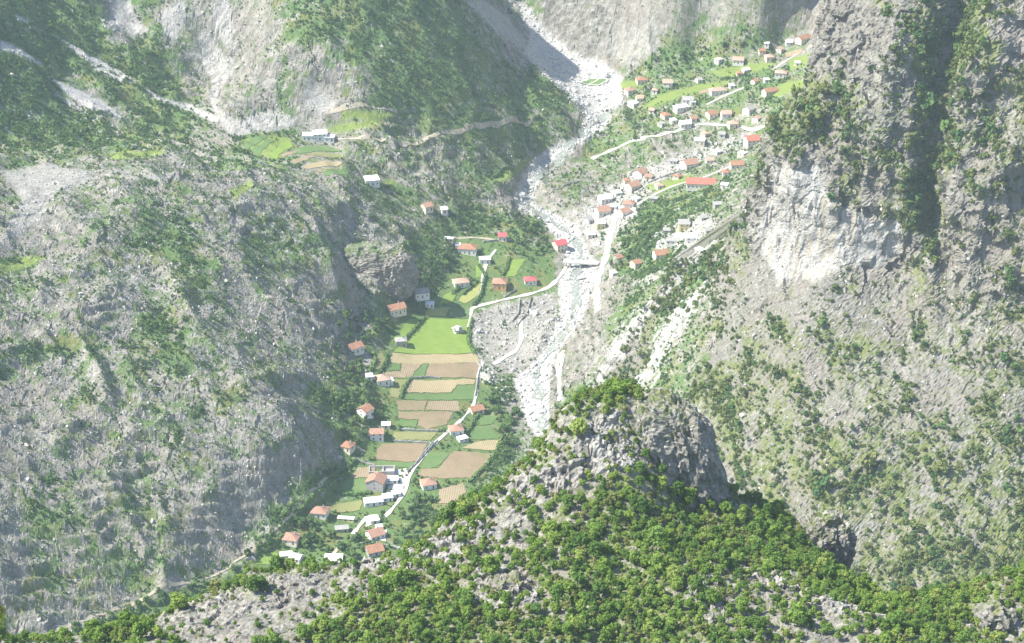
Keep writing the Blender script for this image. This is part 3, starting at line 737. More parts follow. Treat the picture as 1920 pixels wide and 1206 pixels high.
for poly in ([(716,882),(764,881),(766,904),(748,934),(724,940),(728,914),(752,905),(722,895)], [(690,1012),(704,990),(726,996),(722,1016)], [(1140,392),(1158,380),(1196,392),(1190,408),(1160,408)],
             [(1262,440),(1290,436),(1312,446),(1310,462),(1270,462)], [(684,968),(708,966),(700,984),(686,988)]):
    drape('yard', poly, M['path'], 0.3)
# football pitch on the white fan
pitch = drape('football_pitch', [(1086,156),(1106,150),(1141,153),(1122,163)], FM['green'], 1.1)
M['white'] = simple_mat('white_paint', (0.72, 0.72, 0.70), (0.82, 0.82, 0.80), 1.0, 0.7)
for a, b in (((1086,156),(1122,163)), ((1122,163),(1141,153)), ((1141,153),(1106,150)), ((1106,150),(1086,156)), ((1104,160),(1123,151))):
    ribbon('line_marking', [a, b], 0.8, M['white'], 1.25, 0, None, pitch)

# tracks and lanes
ROADS = [
    (7.0, 'path', [(1162,396),(1150,420),(1143,450),(1134,490),(1122,520),(1118,548),(1121,585)]),
    (6.0, 'path', [(1052,662),(1048,690),(1049,720),(1050,752)]),
    (4.0, 'path', [(886,579),(905,573),(950,562),(1000,552),(1032,540),(1050,520),(1062,502)]),
    (3.0, 'path', [(885,580),(882,596),(878,616)]),
    (4.0, 'path', [(976,600),(978,640),(968,660),(945,672),(925,684)]),
    (3.0, 'path', [(905,680),(897,706),(893,740),(888,762),(862,792),(836,815),(815,832),(795,855),(776,880),(764,900),(764,915),(750,938),(735,958),(722,970)]),
    (3.4, 'path', [(692,968),(676,985),(662,1004)]), (3.4, 'earthpath', [(645,1020),(632,1030),(622,1045)]),
    (2.2, 'earthpath', [(640,886),(600,915),(540,975),(480,1030),(430,1066),(380,1088),(320,1105),(262,1130),(215,1146),(160,1165),(60,1199)]),
    (4.0, 'earthpath', [(625,262),(680,264),(740,264),(800,260),(850,250),(905,238),(960,223),(1010,214)]),
    (4.5, 'path', [(1438,236),(1380,236),(1320,232),(1290,240),(1230,258),(1150,280),(1110,300)]),
    (4.0, 'path', [(1160,410),(1180,395),(1215,372),(1260,350),(1330,330),(1400,300)]),
    (3.5, 'path', [(1325,198),(1350,185),(1372,175),(1395,165)]), (3.5, 'path', [(1455,128),(1472,116),(1492,104)]),
    (3.0, 'path', [(930,470),(912,492),(905,520),(903,548),(890,572)]),
    (3.0, 'earthpath', [(850,446),(885,446),(920,450),(945,455)]),
    (3.0, 'earthpath', [(610,212),(660,206),(720,206),(745,214)]),
]
for w, m, pix in ROADS: ribbon('road', pix, w * 0.75, M[m])

# the river
m, nt = new_mat('river_water'); t = NT(nt)
geo = t.n('ShaderNodeNewGeometry'); n = t.noise(geo.outputs['Position'], 0.5, 4)
t.finish(t.ramp(n, [(0.35, (0.17, 0.19, 0.165)), (0.62, (0.28, 0.30, 0.265)), (0.74, (0.5, 0.5, 0.48))]), 0.18, n, 0.25, 0.3, 0.5); M['water'] = m
ribbon('river', [(1150,202),(1122,225),(1100,250),(1060,282),(1012,325),(990,360),(988,388),(1030,412),(1072,440),(1090,475),(1078,520),(1082,565),(1068,610),(1045,645),(1018,675),(1002,705),(1012,740),(1018,775),(1016,812)], 5.5, M['water'], 0.5, 0.9)

# ------------------------------------------------------------------ stone walls and hedges
def wall_mesh(pix, w, h, name, rough=0.25, leafy=False):
    P = polyline(pix, 1.6); v = []; f = []; rs = random.Random(len(pix) * 31 + int(pix[0][0]))
    for i, p in enumerate(P):
        d = P[min(i + 1, len(P) - 1)] - P[max(i - 1, 0)]; d.z = 0; d.normalize(); s = Vector((d.y, -d.x, 0))
        g = float(ground(p.x, p.y)); hh = h * (1 + rs.uniform(-rough, rough)); ww = w * (1 + rs.uniform(-rough, rough))
        for a, b in ((-0.55, -0.4), (-0.42, 0.75), (-0.2, 1.0), (0.2, 1.0), (0.42, 0.75), (0.55, -0.4)):
            q = p + s * ww * a * (1 + rs.uniform(-0.15, 0.15)); v.append((q.x, q.y, g + hh * b * (1 + rs.uniform(-0.12, 0.12))))
        if i:
            for k in range(5):
                a = (i - 1) * 6 + k; f.append((a, a + 1, a + 7, a + 6))
    n = len(P) - 1; f.append(tuple(range(5, -1, -1))); f.append(tuple(n * 6 + k for k in range(6)))
    if leafy:
        for p in P:
            for _ in range(9):
                c = Vector((p.x + rs.gauss(0, w * 0.35), p.y + rs.gauss(0, w * 0.35), float(ground(p.x, p.y)) + h * rs.uniform(0.3, 1.15)))
                a = Vector((rs.gauss(0, 1), rs.gauss(0, 1), rs.gauss(0, 1))).normalized() * 0.5; b = a.orthogonal().normalized() * 0.45; k = len(v)
                v += [tuple(c - a - b), tuple(c + a - b), tuple(c + a + b), tuple(c - a + b)]; f.append((k, k + 1, k + 2, k + 3))
    me = bpy.data.meshes.new(name); me.from_pydata(v, [], f); return me
WALLS = [
    ([(776,876),(795,851),(812,832)], 'pale dry stone wall along the left of the lane above the roofless ruin'),
    ([(764,886),(786,866),(816,832),(820,828)], 'pale dry stone wall along the right of the lane beside the brown fields'),
    ([(738,828),(775,830),(806,833)], 'pale stone wall along the top of the largest brown field'),
    ([(744,806),(790,809),(822,811)], 'long low stone wall below the green plot under the brown fields'),
    ([(770,711),(800,709),(825,710)], 'short pale stone wall between two middle brown fields'),
    ([(893,680),(902,690),(895,715),(891,745)], 'stone wall on the right edge of the striped fields'),
    ([(662,864),(682,870),(703,876)], 'pale stone wall running left from the roofless ruin'),
    ([(704,1008),(690,1020),(668,1024)], 'stone wall above the lowest orange-roofed house'),
    ([(720,1024),(745,1028),(758,1034)], 'low wall right of the lowest orange-roofed house'),
    ([(905,455),(940,452),(960,452)], 'retaining wall under the small house with bright red roof'),
    ([(945,560),(958,552),(968,545)], 'angled white wall below the big orange house'),
    ([(975,562),(972,590),(960,604)], 'white wall of the gravel enclosure beside the river bank'),
    ([(996,560),(988,590),(970,612)], 'second white wall of the gravel enclosure, nearer the river'),
    ([(1190,342),(1210,352),(1198,362)], 'low wall beside the two-part orange roof in the town'),
    ([(1215,345),(1250,330),(1290,318)], 'long dark-shadowed wall above the lime plot in the town'),
    ([(460,1052),(474,1048),(480,1056)], 'broken pale wall corner at the meadow by the near skyline'),
    ([(1030,365),(1060,352),(1085,342)], 'pale bank wall along the bend of the upper river'),
]
for pix, lab in WALLS: new_obj('stone_wall', wall_mesh(pix, 1.1, 1.5, 'stone_wall'), M['wallstone'], label=lab, cat='wall', group='dry stone walls of the valley')
HEDGES = [
    ([(797,598),(775,622),(757,642)], 'dark hedge slanting down the left side of the lime meadow'),
    ([(722,665),(727,680),(712,702)], 'curved dark hedge left of the striped fields'),
    ([(768,712),(758,730),(751,748)], 'dark hedge at the left end of the stubble field'),
    ([(700,664),(704,680),(690,705)], 'hedge on the outer side of the narrow olive plot'),
    ([(886,600),(880,622),(878,645),(890,665)], 'dark scrub hedge on the right edge of the lime meadow'),
    ([(898,500),(910,520),(902,555),(888,575)], 'tall dark hedge along the lane left of the orange house'),
    ([(612,912),(640,888),(668,868)], 'long hedge beside the narrow strip fields'),
    ([(560,962),(600,922),(634,890)], 'hedge nearest the mountain foot along the strip fields'),
    ([(500,1036),(515,1022),(530,1010)], 'dark hedge above the near lime meadow'),
    ([(848,552),(868,536),(880,528)], 'short dark hedge between the upper meadows'),
    ([(868,555),(884,540),(896,530)], 'short dark hedge below the house with pink roof'),
    ([(630,926),(665,930),(695,926)], 'leafy hedge between green plot and olive plot'),
    ([(942,520),(950,505),(955,488)], 'dark hedge left of the meadow behind the orange house'),
    ([(868,827),(884,800),(900,775)], 'dark hedge right of the small orange roof by the lane'),
    ([(880,905),(905,882),(930,850),(942,820)], 'thick hedge on the river side of the brown field'),
    ([(758,1000),(775,985),(800,975)], 'hedge in the gardens right of the near village'),
    ([(925,334),(940,322),(952,314)], 'dark hedge between two strips above the river bend'),
]
for pix, lab in HEDGES: new_obj('hedge', wall_mesh(pix, 2.0, 2.0, 'hedge', 0.35, True), M['leaf_far'], label=lab, cat='hedge', group='hedges between the plots')

# ------------------------------------------------------------------ houses
def roof_mat(name, c0, c1):
    m, nt = new_mat(name); t = NT(nt)
    tc = t.n('ShaderNodeTexCoord')
    n = t.noise(tc.outputs['Object'], 0.8, 5); wv = t.n('ShaderNodeTexWave'); wv.inputs['Scale'].default_value = 0.9; wv.bands_direction = 'X'; t.l(tc.outputs['Object'], wv.inputs[0])
    t.finish(t.ramp(n, [(0.32, c0), (0.66, c1)]), 0.8, wv.outputs['Fac'], 0.35, 0.15, 0.2); return m
ROOF = {'red': roof_mat('red_tile', (0.34, 0.125, 0.09), (0.45, 0.185, 0.14)), 'orange': roof_mat('orange_tile', (0.29, 0.165, 0.12), (0.42, 0.255, 0.19)),
        'brown': roof_mat('brown_tile', (0.26, 0.135, 0.085), (0.40, 0.22, 0.145)), 'pink': roof_mat('faded_tile', (0.38, 0.24, 0.19), (0.52, 0.36, 0.29)),
        'grey': roof_mat('slate', (0.24, 0.24, 0.235), (0.40, 0.395, 0.38)), 'white': roof_mat('pale_sheet', (0.66, 0.67, 0.68), (0.80, 0.81, 0.82)),
        'crimson': roof_mat('bright_red_tile', (0.42, 0.085, 0.095), (0.54, 0.13, 0.14))}
WALLM = {'white': simple_mat('whitewash', (0.64, 0.63, 0.61), (0.80, 0.79, 0.77), 0.7), 'stone': simple_mat('stone_masonry', (0.27, 0.26, 0.245), (0.50, 0.485, 0.46), 1.6, 0.9, 0.5),
         'yellow': simple_mat('yellow_plaster', (0.62, 0.53, 0.25), (0.72, 0.63, 0.34), 0.7), 'orange': simple_mat('orange_plaster', (0.58, 0.33, 0.15), (0.68, 0.42, 0.22), 0.7),
         'cream': simple_mat('cream_plaster', (0.60, 0.55, 0.45), (0.74, 0.69, 0.59), 0.7)}
M['glass'] = simple_mat('window_glass', (0.06, 0.065, 0.07), (0.10, 0.11, 0.12), 1.0, 0.15, 0, 0.5)
M['wood'] = simple_mat('door_wood', (0.10, 0.06, 0.035), (0.18, 0.11, 0.07), 2.0)
M['frame'] = simple_mat('window_frame_paint', (0.55, 0.54, 0.52), (0.7, 0.69, 0.67), 2.0)
def box_bm(bm, c, s):
    r = bmesh.ops.create_cube(bm, size=1.0)
    for v in r['verts']: v.co = Vector((c[0] + v.co.x * s[0], c[1] + v.co.y * s[1], c[2] + v.co.z * s[2]))
_bx = {}
def box_obj(name, c, s, mat, parent):
    key = (name, mat.name)
    if key not in _bx:
        bm = bmesh.new(); box_bm(bm, (0, 0, 0), (1, 1, 1)); me = bm_mesh(bm, name); me.materials.append(mat); _bx[key] = me
    o = new_obj(name, _bx[key], None, parent); o.location = c; o.scale = s; return o
def gable_roof(w, d, h, rise, ov=0.5, th_=0.25):
    bm = bmesh.new(); x = w / 2 + ov; y = d / 2 + ov; k = rise * (y) / (d / 2)
    e = h - rise * ov / (d / 2)
    prof = [(-y, e), (0, h + rise), (y, e), (y, e + th_), (0, h + rise + th_ * 1.1), (-y, e + th_)]
    A = [bm.verts.new((-x, a, b)) for a, b in prof]; B = [bm.verts.new((x, a, b)) for a, b in prof]
    n = len(prof)
    for i in range(n): bm.faces.new((A[i], A[(i + 1) % n], B[(i + 1) % n], B[i]))
    bm.faces.new((A[0], A[5], A[4], A[1])); bm.faces.new((A[1], A[4], A[3], A[2])); bm.faces.new((B[0], B[1], B[4], B[5])); bm.faces.new((B[1], B[2], B[3], B[4]))
    bmesh.ops.recalc_face_normals(bm, faces=bm.faces[:]); return bm_mesh(bm, 'roof')
def hip_roof(w, d, h, rise, ov=0.5, th_=0.25):
    bm = bmesh.new(); x = w / 2 + ov; y = d / 2 + ov; r = max(0.0, x - y)
    q = min(x, y); rx = max(x - q, 0.25); ry = max(y - q, 0.0)
    b0 = [bm.verts.new(p) for p in ((-x, -y, h - 0.02), (x, -y, h - 0.02), (x, y, h - 0.02), (-x, y, h - 0.02))]
    b = [bm.verts.new(p) for p in ((-x, -y, h + th_), (x, -y, h + th_), (x, y, h + th_), (-x, y, h + th_))]
    r0 = bm.verts.new((-rx, -ry, h + rise)); r1 = bm.verts.new((rx, ry, h + rise))
    bm.faces.new(b0[::-1])
    for i in range(4): bm.faces.new((b0[i], b0[(i + 1) % 4], b[(i + 1) % 4], b[i]))
    bm.faces.new((b[0], b[1], r1, r0)); bm.faces.new((b[1], b[2], r1)); bm.faces.new((b[2], b[3], r0, r1)); bm.faces.new((b[3], b[0], r0))
    bmesh.ops.recalc_face_normals(bm, faces=bm.faces[:]); return bm_mesh(bm, 'roof')
def flat_roof(w, d, h, ov=0.35):
    bm = bmesh.new(); box_bm(bm, (0, 0, h + 0.15), (w + 2 * ov, d + 2 * ov, 0.3)); return bm_mesh(bm, 'roof')
def gable_wall(w, d, h, rise, gable):
    bm = bmesh.new(); x, y = w / 2, d / 2
    if gable:
        prof = [(-y, -2.5), (-y, h), (0, h + rise - 0.05), (y, h), (y, -2.5)]
        A = [bm.verts.new((-x, a, b)) for a, b in prof]; B = [bm.verts.new((x, a, b)) for a, b in prof]
        bm.faces.new(A); bm.faces.new(B[::-1])
        for i in range(5): bm.faces.new((A[i], B[i], B[(i + 1) % 5], A[(i + 1) % 5]))
    else: box_bm(bm, (0, 0, h / 2 - 1.25), (w, d, h + 2.5))
    bmesh.ops.recalc_face_normals(bm, faces=bm.faces[:]); return bm_mesh(bm, 'wall')
HOUSE_SPOTS = []
def house(px, py, wpx, d, h, rot, roof, rc, wc, label, name='house', chim=True, cat=None, group=None):
    p = hit(px, py + 5); dist = math.sqrt(p.x ** 2 + p.y ** 2 + (CAM_Z - p.z) ** 2)
    w = wpx * dist / FPX; HOUSE_SPOTS.append((p.x, p.y, max(w, d) * 0.62 + 1.5))
    e = bpy.data.objects.new(name, None); COL.objects.link(e); e.location = (p.x, p.y, p.z + 0.15); e.rotation_euler = (0, 0, R(rot))
    e['label'] = label; e['category'] = cat or name.replace('_', ' ')
    e['group'] = group or ('houses of the valley' if name == 'house' else 'sheds and outbuildings of the valley')
    h *= 0.86
    rise = 0.0 if roof == 'flat' else min(d, w) * 0.27
    wl = new_obj('wall', gable_wall(w, d, h, rise, roof == 'gable'), WALLM[wc], e)
    rm = gable_roof(w, d, h, rise) if roof == 'gable' else hip_roof(w, d, h, rise) if roof == 'hip' else flat_roof(w, d, h)
    ro = new_obj('roof', rm, ROOF[rc], e)
    if chim and roof != 'flat':
        c = box_obj('chimney', (w * 0.22, d * 0.12, h + rise * 0.9 + 0.4), (0.7, 0.7, 1.8), WALLM['stone'], ro)
    storeys = 2 if h > 4.6 else 1; nw = max(1, int(w / 3.2))
    for s in range(storeys):
        for i in range(nw):
            xx = (i + 0.5) / nw * w - w / 2; zz = 1.55 + s * 2.8
            if s == 0 and i == nw // 2:
                box_obj('door', (xx, -d / 2 - 0.02, 1.02), (1.05, 0.14, 2.1), M['wood'], e)
            else:
                wi = box_obj('window', (xx, -d / 2 - 0.01, zz), (1.25, 0.12, 1.45), M['frame'], e)
                pn = box_obj('pane', (0, -0.35, 0), (0.8, 0.6, 0.82), M['glass'], wi)
        for sx in (-1, 1):
            wi = box_obj('window', (sx * (w / 2 + 0.01), 0, 1.55 + s * 2.8), (0.12, 1.25, 1.45), M['frame'], e)
            box_obj('pane', (sx * 0.35, 0, 0), (0.6, 0.8, 0.82), M['glass'], wi)
    return e
H = house
# near village
H(707,818,25,8,6.2,4,'gable','orange','white','tall white house with red-orange roof above the largest brown field')
H(653,838,19,8,3.6,-25,'hip','brown','cream','small house with brown hip roof among trees at the mountain foot')
H(706,908,30,12,6.0,78,'gable','orange','stone','biggest near farmhouse with orange gable roof and stone end wall')
H(735,899,22,6,2.8,4,'flat','white','white','white flat-roofed annex right of the big stone farmhouse','shed')
H(700,940,34,7,3.2,12,'flat','white','white','long white flat-roofed shed below the big stone farmhouse','shed')
H(727,934,18,6,3.0,10,'flat','white','white','white flat-roofed shed in the middle of the farmyard','shed')
H(743,926,14,5,2.8,20,'flat','white','white','smallest white shed at the right of the farmyard','shed')
H(803,908,26,9,3.6,18,'hip','orange','white','white house with faded orange hip roof right of the farmyard')
H(600,962,29,9,3.8,-8,'hip','orange','white','white house with pale orange hip roof left of the near village')
H(547,1010,27,9,3.2,-12,'hip','orange','cream','house with orange hip roof among trees nearest the mountain foot')
H(704,1003,28,9,3.6,30,'gable','orange','white','white house with orange gable roof among white yards')
H(702,1033,30,9,3.4,22,'gable','brown','stone','lowest brown-orange roofed house just above the near knoll')
H(626,1050,32,8,3.0,2,'flat','white','white','bright white flat-roofed building nearest the skyline of the knoll','shed')
H(556,1048,20,6,3.0,-20,'gable','white','cream','pale shed beside the near lime meadow','shed')
H(537,1040,22,5,2.6,12,'flat','white','stone','low grey-white shed above the near lime meadow','shed')
H(649,973,30,3,2.2,-8,'flat','white','yellow','long low yellow outbuilding left of the lower lane','shed')
H(641,990,24,5,2.4,10,'flat','grey','stone','ruined stone outbuilding under the long yellow one','shed')
H(702,974,17,5,2.6,15,'flat','white','white','white shed at the top of the lower lane','shed')
H(711,988,12,4,2.4,10,'flat','white','white','tiny white shed between the lower lane and the orange gable house','shed')
# middle of the valley floor
H(742,580,33,10,4.8,28,'gable','brown','cream','long house with brown gable roof in the wood edge above the meadow')
H(806,570,16,6,2.8,0,'flat','white','white','small bluish white shed left of the mown meadow','shed')
H(665,653,27,9,4.6,38,'gable','brown','white','house with brown roof deep in the wood by the mountain foot')
H(752,642,20,7,5.0,8,'hip','grey','stone','small square stone tower house at the corner of the lime meadow')
H(716,714,24,10,4.2,20,'hip','pink','white','house with faded red roof and white extension left of the stubble field')
H(730,716,13,6,3.6,10,'flat','white','white','white extension right of the faded red roof','shed')
H(692,705,12,6,3.0,10,'gable','white','white','small white shed left of the faded red roof','shed')
H(685,774,22,9,5.4,50,'gable','brown','white','white house with dark roof hidden in trees beside the brown fields')
H(724,797,15,5,2.8,0,'gable','white','white','small white gabled shed at the end of the long low wall','shed')
H(855,808,25,9,3.8,14,'hip','orange','white','orange-roofed house right of the lane between the fields')
H(867,822,18,5,2.6,30,'flat','white','white','white shed just below the orange-roofed lane house','shed')
H(893,769,24,8,3.2,25,'gable','brown','cream','house with dark red-brown roof beside trees at the bend of the lane')
# upper part of the valley floor
H(800,388,17,9,4.4,35,'gable','orange','cream','lone pale orange-roofed house under the upper left cliffs')
H(832,395,11,7,4.0,20,'gable','white','white','little white house right of the lone orange-roofed one')
H(877,468,34,11,5.2,-6,'hip','brown','white','largest brown-roofed house with white front in the upper village')
H(909,488,20,7,4.0,6,'flat','white','white','white flat-roofed house right of the largest brown-roofed one')
H(859,462,9,5,4.8,0,'flat','white','white','narrow white tower left of the largest brown-roofed house','shed')
H(942,444,15,8,4.4,0,'gable','crimson','white','small house with bright red roof in front of dark trees')
H(864,530,28,9,3.8,18,'hip','pink','white','white house with faded pink roof on the upper meadows')
H(790,553,27,9,4.6,16,'gable','grey','white','white house with grey roof at the edge of the wood')
H(937,534,25,11,5.6,-4,'hip','orange','orange','big orange house with orange roof beside the lane')
H(994,527,22,8,3.8,8,'hip','crimson','white','white house with bright red hip roof near the bridge')
H(1049,464,22,10,7.2,30,'gable','crimson','cream','tall house with steep red roof on the river bank')
H(842,447,16,4,2.6,-8,'flat','white','stone','low pale outbuilding above the green plot','shed')
# town
H(1200,325,19,10,4.6,50,'gable','orange','white','orange-roofed house at the upper left of the town')
H(1186,350,22,10,5.0,35,'gable','orange','cream','two-part orange-roofed house by the white stones of the stream')
H(1175,342,11,7,5.6,10,'hip','brown','cream','dark-roofed back part of the two-part orange house','shed')
H(1134,372,22,10,4.4,20,'gable','white','white','white-roofed house above the orange roof by the road')
H(1130,397,24,11,4.8,18,'gable','orange','white','orange-roofed house left of the bright white road')
H(1125,421,16,10,5.6,10,'flat','white','yellow','yellow-fronted house left of the bright white road')
H(1179,383,20,9,4.4,-10,'hip','orange','white','orange-red hipped roof right of the bright white road, the upper one')
H(1170,398,19,9,4.6,30,'gable','orange','white','orange-red gable roof right of the bright white road, the lower one')
H(1292,309,26,12,5.4,25,'gable','orange','white','white town house with orange-red roof above the long wall')
H(1314,345,54,13,5.0,-4,'gable','red','white','largest long red roof of the town')
H(1409,266,24,12,6.4,14,'gable','red','white','white block with red roof next to the crag')
H(1282,424,20,11,6.2,0,'flat','grey','yellow','square yellow house on the right terrace')
H(1296,450,22,10,6.0,0,'flat','white','white','white cube building below the yellow house')
H(1266,452,34,7,3.2,-4,'flat','grey','white','long low building with a row of windows beside the white cube')
H(1239,477,26,10,4.0,14,'gable','brown','white','brown-roofed white house alone on the lower terrace')
H(1192,494,15,8,3.4,30,'gable','brown','cream','small brown-roofed hut in scrub below the terrace','shed')
H(1159,482,12,7,3.2,30,'gable','brown','stone','small brown shed beside the bright white road','shed')
H(1381,309,24,9,4.0,5,'gable','brown','white','brown-roofed house at the foot of the crag')
H(1360,325,11,7,4.6,0,'hip','red','white','small house with red roof below the brown-roofed one by the crag')
H(1346,383,16,7,3.4,10,'flat','grey','stone','grey flat-roofed shed in the trees left of the crag','shed')
H(1150,512,10,6,3.0,20,'flat','white','white','white kiosk beside the road at the bridge','shed')
# far hamlet
UP = [(1203,151,20,'hip','brown','cream','red-brown hipped house at the left end of the far hamlet'), (1252,156,18,'gable','pink','white','white house with pink gable beside tall trees in the far hamlet'),
      (1181,170,16,'hip','orange','cream','faint orange roof next to the white gravel fan'), (1199,184,13,'gable','pink','cream','cream house beside the gravel fan, the upper of two'),
      (1187,195,13,'flat','white','white','white house beside the gravel fan, the lower of two'), (1346,170,30,'hip','pink','white','large house with faded hip roof in the middle of the far hamlet'),
      (1290,187,20,'gable','grey','white','white house with grey roof at the brown plot'), (1277,203,26,'flat','white','white','long white roof at the lower edge of the far hamlet'),
      (1299,192,9,'flat','white','white','tiny white house right of the grey-roofed one'), (1240,232,10,'flat','grey','white','small white house on the far road bank'),
      (1284,232,20,'gable','white','white','white house where the far road bends'), (1384,115,20,'gable','pink','white','white house with pinkish roof on the upper green slope'),
      (1398,131,12,'gable','white','white','narrow white gable house below the upper green slope'), (1386,137,10,'hip','brown','cream','small brown house left of the narrow white gable'),
      (1347,113,11,'flat','white','white','little white house among dark trees of the far hamlet'), (1442,108,15,'hip','pink','cream','pink-roofed cottage under the poplar'),
      (1464,138,21,'hip','pink','white','white house with pink hip roof above the lime meadow near the crag'), (1443,172,25,'gable','brown','cream','house with arched cream front and brown roof left of the lime meadow'),
      (1479,79,12,'gable','white','white','white house at the highest right end of the far hamlet'), (1506,73,28,'gable','brown','cream','long brown roof at the highest right end of the far hamlet'),
      (1428,95,12,'gable','brown','cream','small brown roof beside the poplar'), (1437,84,9,'flat','white','white','tiny white shed behind the poplar'),
      (1334,214,18,'gable','brown','cream','brown roof in the trees above the far road, the left one'), (1361,215,18,'gable','pink','white','brownish roof and white wall above the far road, the right one'),
      (1404,205,16,'gable','grey','white','house with white gable half hidden in trees near the crag'), (1374,233,18,'hip','pink','cream','pale house on the far road below the trees'),
      (1312,264,18,'flat','white','cream','cream flat building between the far road and the stream'), (1248,216,14,'hip','brown','cream','small house with brown roof left of the long white roof'),
      (1437,149,9,'flat','white','white','tiny white hut left of the pink hip roof')]
for i, (px, py, w, rf, rc, wc, lab) in enumerate(UP):
    H(px, py, w, 8.5 if w > 12 else 5.5, 4.2 if w > 12 else 3.2, [12, -8, 25, 5, 40][i % 5], rf, rc, wc, lab, group='houses of the far hamlet')
H(580,257,24,9,4.5,0,'flat','white','white','left one of the dazzling white buildings above the terraced plots')
H(600,255,26,11,6.0,6,'flat','white','white','tallest middle one of the dazzling white buildings above the terraced plots')
H(618,258,18,8,4.0,0,'flat','white','white','right one of the dazzling white buildings above the terraced plots')
H(697,340,26,12,5.0,14,'flat','white','white','lone white building on the knob above the lone orange-roofed house')

EXTRA = [(1216,331,13,'gable','orange','cream','small orange roof just right of the upper left town house'), (1158,362,13,'flat','white','white','low white house among white stones above the road head'),
    (1108,440,14,'flat','white','cream','pale low building on the stony left bank of the white road'), (1104,412,12,'gable','grey','white','grey-roofed white hut at the left rim of the town'),
    (1150,388,11,'flat','white','white','tiny white block between the two rows by the road head'), (1192,372,12,'flat','white','white','small white block above the hipped roof by the road'),
    (1226,372,14,'flat','grey','stone','grey shed at the start of the upper town lane'), (1236,348,13,'hip','pink','white','pinkish hipped cottage on the lime plot of the town'),
    (1330,300,14,'gable','pink','white','pale pink roof right of the orange-red town house'), (1345,284,13,'flat','white','white','white block near the stream above the pale pink roof'),
    (1262,302,14,'gable','grey','white','grey-roofed house by the stream at the top of the town'), (1270,330,12,'hip','brown','cream','little brown hipped house left of the largest red roof'),
    (1358,347,13,'flat','white','white','white annexe at the right end of the largest red roof'), (1318,408,12,'gable','grey','stone','grey stone house above the yellow house'),
    (1330,432,16,'gable','grey','stone','grey-roofed barn right of the yellow house'), (1312,470,12,'flat','white','stone','pale shed under the white cube building'),
    (1250,432,13,'flat','grey','stone','grey shed left of the yellow house'), (1392,287,13,'flat','white','cream','cream shed below the white block with red roof'),
    (1222,206,10,'gable','pink','white','tiny pink-roofed house at the hedge left of the long white roof'), (1262,226,10,'flat','white','white','tiny white house on the inside of the far road bend'),
    (1300,222,10,'gable','brown','white','tiny brown-roofed house right of the far road bend'), (1322,250,12,'hip','pink','cream','pale hipped cottage below the far road'),
    (1353,252,12,'gable','grey','white','grey-roofed cottage below the far road, near the crag'), (1418,222,10,'gable','pink','white','last pink gable on the far road before the crag'),
    (1228,170,10,'hip','pink','white','little pinkish house left of the tall trees of the far hamlet'), (1310,150,10,'gable','grey','white','tiny grey roof on the meadow of the far hamlet'),
    (1372,160,9,'flat','white','white','white shed right of the large faded hip roof'), (1415,152,10,'gable','brown','cream','tiny brown gable between the meadows near the crag'),
    (1495,118,10,'flat','white','white','small white house above the right meadow by the crag'), (1462,92,10,'gable','pink','cream','little pink gable under the highest white house')]
for i, (px, py, w, rf, rc, wc, lab) in enumerate(EXTRA):
    H(px, py, w, 6.5, 3.4, [-15, 20, 8, 35, -5, 50][i % 6], rf, rc, wc, lab, group='small houses of the town and the far hamlet')

# roofless ruin beside the farmyard: four bare walls and cross walls
p = hit(716, 886); e = bpy.data.objects.new('roofless_ruin', None); COL.objects.link(e); e.location = p; e.rotation_euler = (0, 0, R(3))
e['label'] = 'roofless grey stone ruin of bare walls at the head of the farmyard'; e['category'] = 'ruin'
for c, s in (((0, -4, 1), (16, .7, 3)), ((0, 4, 1), (16, .7, 2.6)), ((-8.4, 0, 1), (.7, 8.6, 2.8)), ((8.4, 0, 1), (.7, 8.6, 3)), ((1, 0, .8), (.6, 7.2, 2))):
    box_obj('wall', c, s, WALLM['stone'], e)
HOUSE_SPOTS.append((p.x, p.y, 11))
# stone hut corner on the near ridge
p = hit_knoll(1640, 1160); e = bpy.data.objects.new('stone_hut_ruin', None); COL.objects.link(e); e.location = (p.x, p.y, p.z); e.rotation_euler = (0, 0, R(-12))
e['label'] = 'corner of a small roofless stone hut on the near ridge'; e['category'] = 'ruin'
for c, s in (((0, 0.6, .3), (6, .5, 2.0)), ((2.8, -1.7, .2), (.5, 4.1, 1.8)), ((-2.8, -1.0, 0), (.5, 2.6, 1.2))): box_obj('wall', c, s, M['wallstone'], e)
# bridge
a, b = hit(1056, 501), hit(1122, 497); e = bpy.data.objects.new('bridge', None); COL.objects.link(e)
mid = (a + b) / 2; dv = b - a; L = math.hypot(dv.x, dv.y); e.location = (mid.x, mid.y, max(a.z, b.z) + 1.0); e.rotation_euler = (0, 0, math.atan2(dv.y, dv.x))
e['label'] = 'flat white concrete bridge across the stony river'; e['category'] = 'bridge'
box_obj('deck', (0, 0, 0), (L, 5.5, 0.8), M['path'], e)
for s in (-1, 1): box_obj('parapet', (0, s * 2.6, 0.75), (L, 0.3, 0.7), M['white'], e)
for k in (-0.3, 0, 0.3): box_obj('pier', (k * L, 0, -2.4), (1.2, 4.6, 4.0), WALLM['stone'], e)

